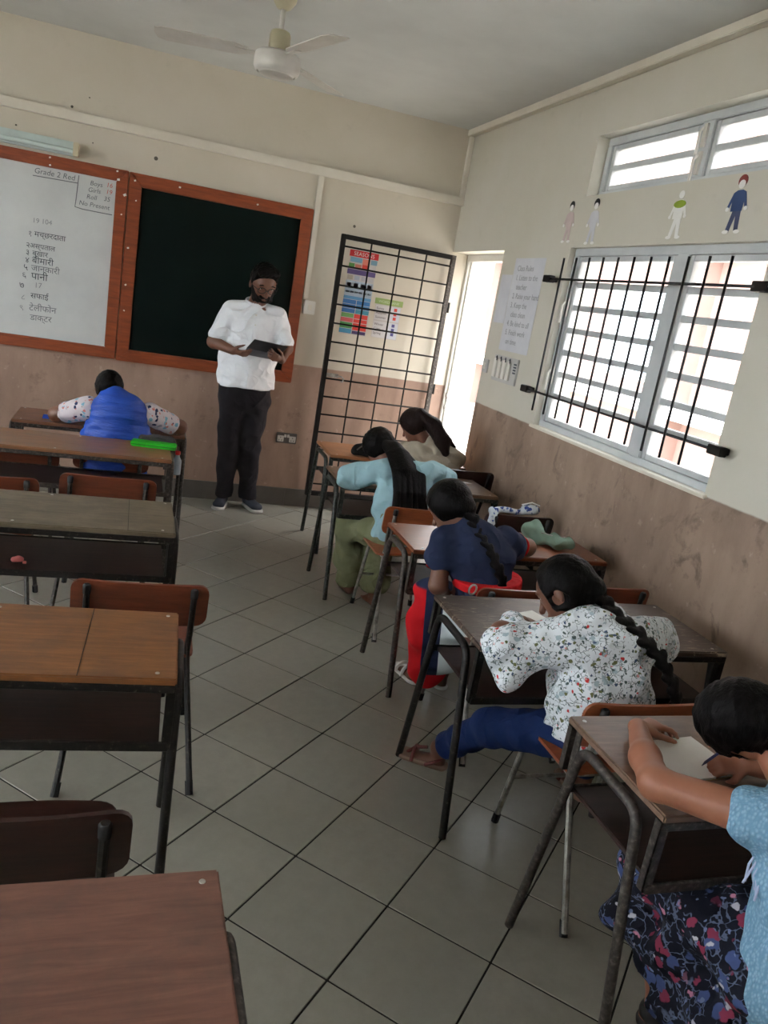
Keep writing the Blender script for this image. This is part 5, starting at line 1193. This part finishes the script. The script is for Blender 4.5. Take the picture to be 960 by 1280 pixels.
S.cone((1.62, 1.09, 0.785), 0.046, (1.735, 1.235, 0.755), 0.036, 0.025); S.cone((1.735, 1.235, 0.755), 0.036, (1.505, 1.345, 0.752), 0.024, 0.02)
add_hand(S, (1.505, 1.345, 0.752), (-0.92, 0.25, -0.15), (-0.1, 0.35, -0.95), 1, 0.84, (0.75, 0.8, 0.85, 0.9), 0.75, 0.02)
legs(S, (1.43, 1.03, 0.45), (1.375, 1.40, 0.42), (1.425, 1.30, 0.08)); legs(S, (1.57, 1.03, 0.45), (1.55, 1.40, 0.42), (1.56, 1.24, 0.08))
foot(S, (1.425, 1.30, 0.08), (0.8, -0.5, 0), 0.85); foot(S, (1.56, 1.24, 0.08), (0.8, -0.5, 0), 0.85)
S.build('body', 0.0045, SK['light'], g5); eyes(g5, hc, fr, 1.02)
k = NT('light_blue_knit'); o_ = k.coord((1, 1, 0.6)); vd = k.voro(o_, 150, 'Distance'); col = k.ramp(vd, [(0.1, lin((150, 186, 208))), (0.6, lin((116, 156, 184)))]); k.bump(k.math('SUBTRACT', 1.0, vd), 0.7, 0.006); M['knit'] = k.out(col, 0.9, 0, 0.2)
S = SDF(0.03)
S.slab((1.50, 0.99, 0.44), (0.176, 0.152), (1.485, 1.03, 0.64), (0.155, 0.120), (1, 0, 0)); S.slab((1.485, 1.03, 0.64), (0.155, 0.12), (1.472, 1.08, 0.77), (0.15, 0.105), (1, 0, 0)); S.slab((1.472, 1.08, 0.77), (0.15, 0.105), (1.465, 1.12, 0.825), (0.095, 0.075), (1, 0, 0))
S.cone((1.345, 1.085, 0.79), 0.066, (1.318, 1.118, 0.784), 0.062); S.cone((1.615, 1.09, 0.79), 0.066, (1.66, 1.14, 0.778), 0.062)
S.build('knit_top', 0.005, M['knit'], g5, folds(0.002, 91, 5, 30, 80))
fg = MB()
for q in range(5):
    y0 = 1.085-0.016*q*0.6; fg.tube([(1.325-1.46, y0-1.05, 0.735-0.004*q), (1.315-1.46, y0-1.05+0.006, 0.685-0.006*q), (1.312-1.46+rng.uniform(-0.01, 0.01), y0-1.05+rng.uniform(-0.01, 0.01), 0.65-0.004*q)], 0.0028, 6)
fg.build('fringe', flat('fringe_lilac', (176, 186, 214), 0.9), g5)
M['floral_n'] = print_cloth('navy_floral_viscose', (17, 19, 33), [((70, 84, 128), 1.0, 0.95), ((112, 124, 158), 1.9, 0.5), ((138, 54, 80), 1.0, 0.85), ((196, 128, 150), 1.0, 0.40), ((186, 184, 194), 1.2, 0.5)], 21, 0.36, 0.9, (92, 102, 126))
S = SDF(0.05); S.slab((1.50, 1.0, 0.47), (0.15, 0.13), (1.50, 1.06, 0.44), (0.15, 0.12), (1, 0, 0))
S.cone((1.43, 1.05, 0.44), 0.10, (1.38, 1.40, 0.41), 0.085); S.cone((1.57, 1.05, 0.44), 0.10, (1.55, 1.40, 0.41), 0.085)
S.slab((1.45, 1.40, 0.40), (0.135, 0.095), (1.45, 1.38, 0.20), (0.165, 0.125), (1, 0, 0)); S.slab((1.45, 1.22, 0.40), (0.13, 0.10), (1.46, 1.22, 0.20), (0.16, 0.12), (1, 0, 0)); S.slab((1.47, 1.08, 0.40), (0.14, 0.10), (1.48, 1.08, 0.18), (0.16, 0.12), (1, 0, 0))
S.cut((1.45, 1.40, 0.215), (0, 0.28, -1))
S.build('skirt', 0.006, M['floral_n'], g5, folds(0.006, 95, 6, 22, 55))
for a in ((1.425, 1.30), (1.56, 1.24)): shoe(g5, (a[0]-0.045, a[1]+0.028, 0), (a[0]+0.125, a[1]-0.078, 0), flat('black_shoe', (20, 19, 20), 0.5, 5), M['rubber'], 0.88)
r_, f_, u_ = fr; A = np.array([r_, f_, u_]); S = SDF(0.012); S.ell(hc+u_*0.014-f_*0.012, (0.090, 0.110, 0.104), A); S.cut(hc+f_*0.052, f_*0.9-u_*0.15); S.cutball(hc-r_*0.086+f_*0.014-u_*0.034, (0.036, 0.042, 0.050), A); S.cutball(hc+r_*0.088+f_*0.008-u_*0.040, (0.028, 0.045, 0.045), A)
S.ell(hc-f_*0.10-u_*0.03, (0.05, 0.045, 0.05), A)
S.build('hair', 0.005, HR['black'], g5, folds(0.0010, 97, 4, 140, 300))
braid(g5, [hc-f_*0.11-u_*0.03, (1.53, 1.16, 0.885), (1.545, 1.05, 0.865), (1.55, 0.965, 0.80), (1.555, 0.925, 0.70)], 0.034, 0.024, HR['black'])

# ------------------------------------------------------------------ small things on desks and chairs
nb_ = thing('notebook', 'open white notebook under the hands of the nearest girl', 'notebook', (1.40, 1.425, 0.715), 0.12)
for q, zz in enumerate((0.0, 0.003)): MB().box((-0.105, -0.085, 0.0005+zz), (0.10, 0.085, 0.003+zz)).build('page', M['white_paper'], nb_)
MB().box((-0.108, -0.088, 0.0), (0.103, 0.088, 0.0006)).build('cover', flat('notebook_cover', (150, 140, 90)), nb_)
pen = thing('pen', 'slim dark pen gripped in the writing hand over the notebook', 'pen', (1.415, 1.385, 0.724))
MB().tube([(0, 0, 0), (0.004, -0.004, 0.012), (0.05, -0.05, 0.12)], 0.0038, 8, rs=[0.0008, 0.0036, 0.0038]).build('barrel', flat('pen_blue', (36, 40, 90), 0.3), pen)
MB().tube([(0.05, -0.05, 0.12), (0.054, -0.054, 0.13)], 0.0042, 8).build('cap', M['rubber'], pen)
sh = thing('paper_sheet', 'small folded white sheet at the bowed head of the floral-blouse girl', 'paper', (1.43, 2.29, 0.70), 0.35)
MB().box((-0.07, -0.09, 0.0004), (0.07, 0.09, 0.002)).build('sheet', M['white_paper'], sh); MB().box((-0.07, -0.09, 0.002), (0.02, 0.08, 0.0035), RY(-0.15)).build('folded_flap', M['white_paper'], sh)
# green case and grey bag on the tan desk
gc = thing('pencil_case', 'flat bright green plastic case on the tan desk behind the boy', 'case', (0.155, 4.60, 0.70), -0.10)
MB().box((-0.125, -0.045, 0.0), (0.125, 0.045, 0.028)).build('body', flat('bright_green', (46, 190, 40), 0.4), gc, 0.006)
MB().box((-0.123, -0.047, 0.012), (0.123, -0.0445, 0.016)).build('zip', flat('dark_green', (30, 130, 30), 0.5), gc)
S = SDF(0.02); gb = thing('grey_pouch', 'grey soft pouch lying behind the green case', 'pouch', (0.18, 4.665, 0.70)); S.slab((0.09, 4.668, 0.725), (0.028, 0.024), (0.255, 4.655, 0.725), (0.028, 0.022), (0, 1, 0)); S.ell((0.17, 4.665, 0.738), (0.08, 0.028, 0.018)); S.build('fabric', 0.006, cloth('grey_canvas', (72, 70, 70)), gb, folds(0.002, 3, 4, 50, 100)); MB().tube([(-0.10, -0.02, 0.036), (0, -0.027, 0.048), (0.09, -0.028, 0.036)], 0.003, 6).build('zip', M['rubber'], gb)
er = thing('eraser', 'chewed pink eraser on the grey desk\'s shelf', 'eraser', (-0.36, 3.12, 0.514), 0.4); S = SDF(0.006); S.slab((-0.372, 3.12, 0.524), (0.014, 0.010), (-0.346, 3.125, 0.524), (0.013, 0.010), (0, 1, 0)); S.ell((-0.355, 3.12, 0.532), (0.012, 0.01, 0.008)); er.rotation_euler = (0, 0, 0); S.build('rubber', 0.003, flat('eraser_pink', (196, 108, 104), 0.7), er)
MB().box((0.022, -0.014, 0.0), (0.034, -0.004, 0.008)).build('crumb', flat('eraser_pink', (196, 108, 104), 0.7), er)
bs = thing('blue_sharpener', 'tiny blue sharpener beside the boy\'s elbow on his desk', 'sharpener', (-0.47, 5.13, 0.695)); MB().prism([(-0.02, 0), (0.02, 0), (0.014, 0.026), (-0.014, 0.026)], 0.02, T(0, 0.01, 0) @ RX(HP)).build('body', flat('sharpener_blue', (40, 80, 190), 0.4), bs, 0.002); MB().box((-0.010, -0.008, 0.0265), (0.012, 0.006, 0.028)).build('blade', M['chrome'], bs)
# mint pouch on the red-brown desk, floral pouch draped on the dark chair back
mp = thing('mint_pouch', 'mint green soft pencil pouch on the red-brown desk by the wall', 'pouch', (1.98, 3.25, 0.70)); S = SDF(0.025); S.slab((1.90, 3.29, 0.735), (0.035, 0.033), (2.03, 3.20, 0.728), (0.045, 0.026), (0.3, 0.8, 0)); S.ell((1.92, 3.30, 0.76), (0.06, 0.045, 0.035)); S.ell((2.03, 3.18, 0.735), (0.05, 0.045, 0.030)); S.cut((0, 0, 0.7005), (0, 0, -1)); S.build('fabric', 0.005, cloth('mint_cotton', (128, 150, 134), 200, 0.2, 0.9, 14, 1.0), mp, folds(0.004, 8, 6, 40, 110)); MB().tube([(-0.10, 0.02, 0.055), (-0.03, -0.02, 0.062), (0.04, -0.07, 0.052)], 0.003, 6).build('zip', M['chrome'], mp)
fp = thing('floral_pouch', 'blue and white floral pouch draped over the dark chair back', 'pouch', (2.03, 3.73, 0.715)); S = SDF(0.02); S.slab((1.90, 3.735, 0.728), (0.018, 0.022), (2.08, 3.735, 0.728), (0.016, 0.020), (0, 0, 1)); S.cone((1.90, 3.715, 0.730), 0.022, (1.885, 3.69, 0.665), 0.020); S.ell((2.13, 3.735, 0.742), (0.055, 0.035, 0.028)); S.build('fabric', 0.005, print_cloth('blue_white_print', (196, 200, 206), [((48, 66, 130), 1.0, 1.2), ((70, 92, 150), 1.4, 1.0)], 38, 0.36, 0.8), fp, folds(0.003, 18, 5, 40, 110)); MB().tube([(0.04, 0.0, 0.055), (0.10, 0.0, 0.072), (0.15, 0.0, 0.058)], 0.004, 6).build('zip', M['white_paper'], fp)
sp = thing('scrap_paper', 'crumpled paper scrap on the far desk behind the dark chair', 'paper', (2.02, 4.42, 0.70), 0.3); MB().add([(-0.06, -0.02, 0.002), (0.06, -0.015, 0.006), (0.055, 0.02, 0.002), (0.0, 0.012, 0.012), (-0.055, 0.018, 0.004), (0.0, -0.018, 0.010)], [(0, 5, 3, 4), (5, 1, 2, 3)]).build('sheet', M['white_paper'], sp)
bt = thing('bottle', 'small red-capped bottle hanging in the side frame of the boy\'s desk', 'bottle', (0.30, 4.99, 0.0)); bt.location = (0.315, 4.985, 0.455)
bag = thing('school_bag', 'black rounded school bag on the tan desk by the gate', 'bag', (1.55, 5.0, 0.69)); S = SDF(0.03); S.slab((1.47, 5.03, 0.72), (0.03, 0.03), (1.62, 5.03, 0.72), (0.03, 0.03), (0, 1, 0)); S.ell((1.545, 5.03, 0.735), (0.085, 0.045, 0.05)); S.cut((0, 0, 0.6905), (0, 0, -1)); S.build('fabric', 0.006, cloth('black_nylon', (26, 25, 26)), bag, folds(0.002, 28, 4, 40, 100)); MB().tube([(-0.085+0.085*2*i/12, 0.0-0.015, 0.045+0.052*math.sin(math.pi*i/12)) for i in range(13)], 0.005, 6).build('piping', flat('piping_grey', (96, 90, 84)), bag)
MB().lathe([(0.02, 0.0), (0.028, 0.004), (0.028, 0.09), (0.014, 0.115), (0.012, 0.13)], 14).build('body', flat('bottle_clear', (150, 160, 170), 0.2), bt, 0, 'auto'); MB().lathe([(0.015, 0.128), (0.016, 0.13), (0.016, 0.15), (0.012, 0.153)], 14).build('cap', flat('cap_red', (190, 30, 24), 0.4), bt, 0, 'auto')
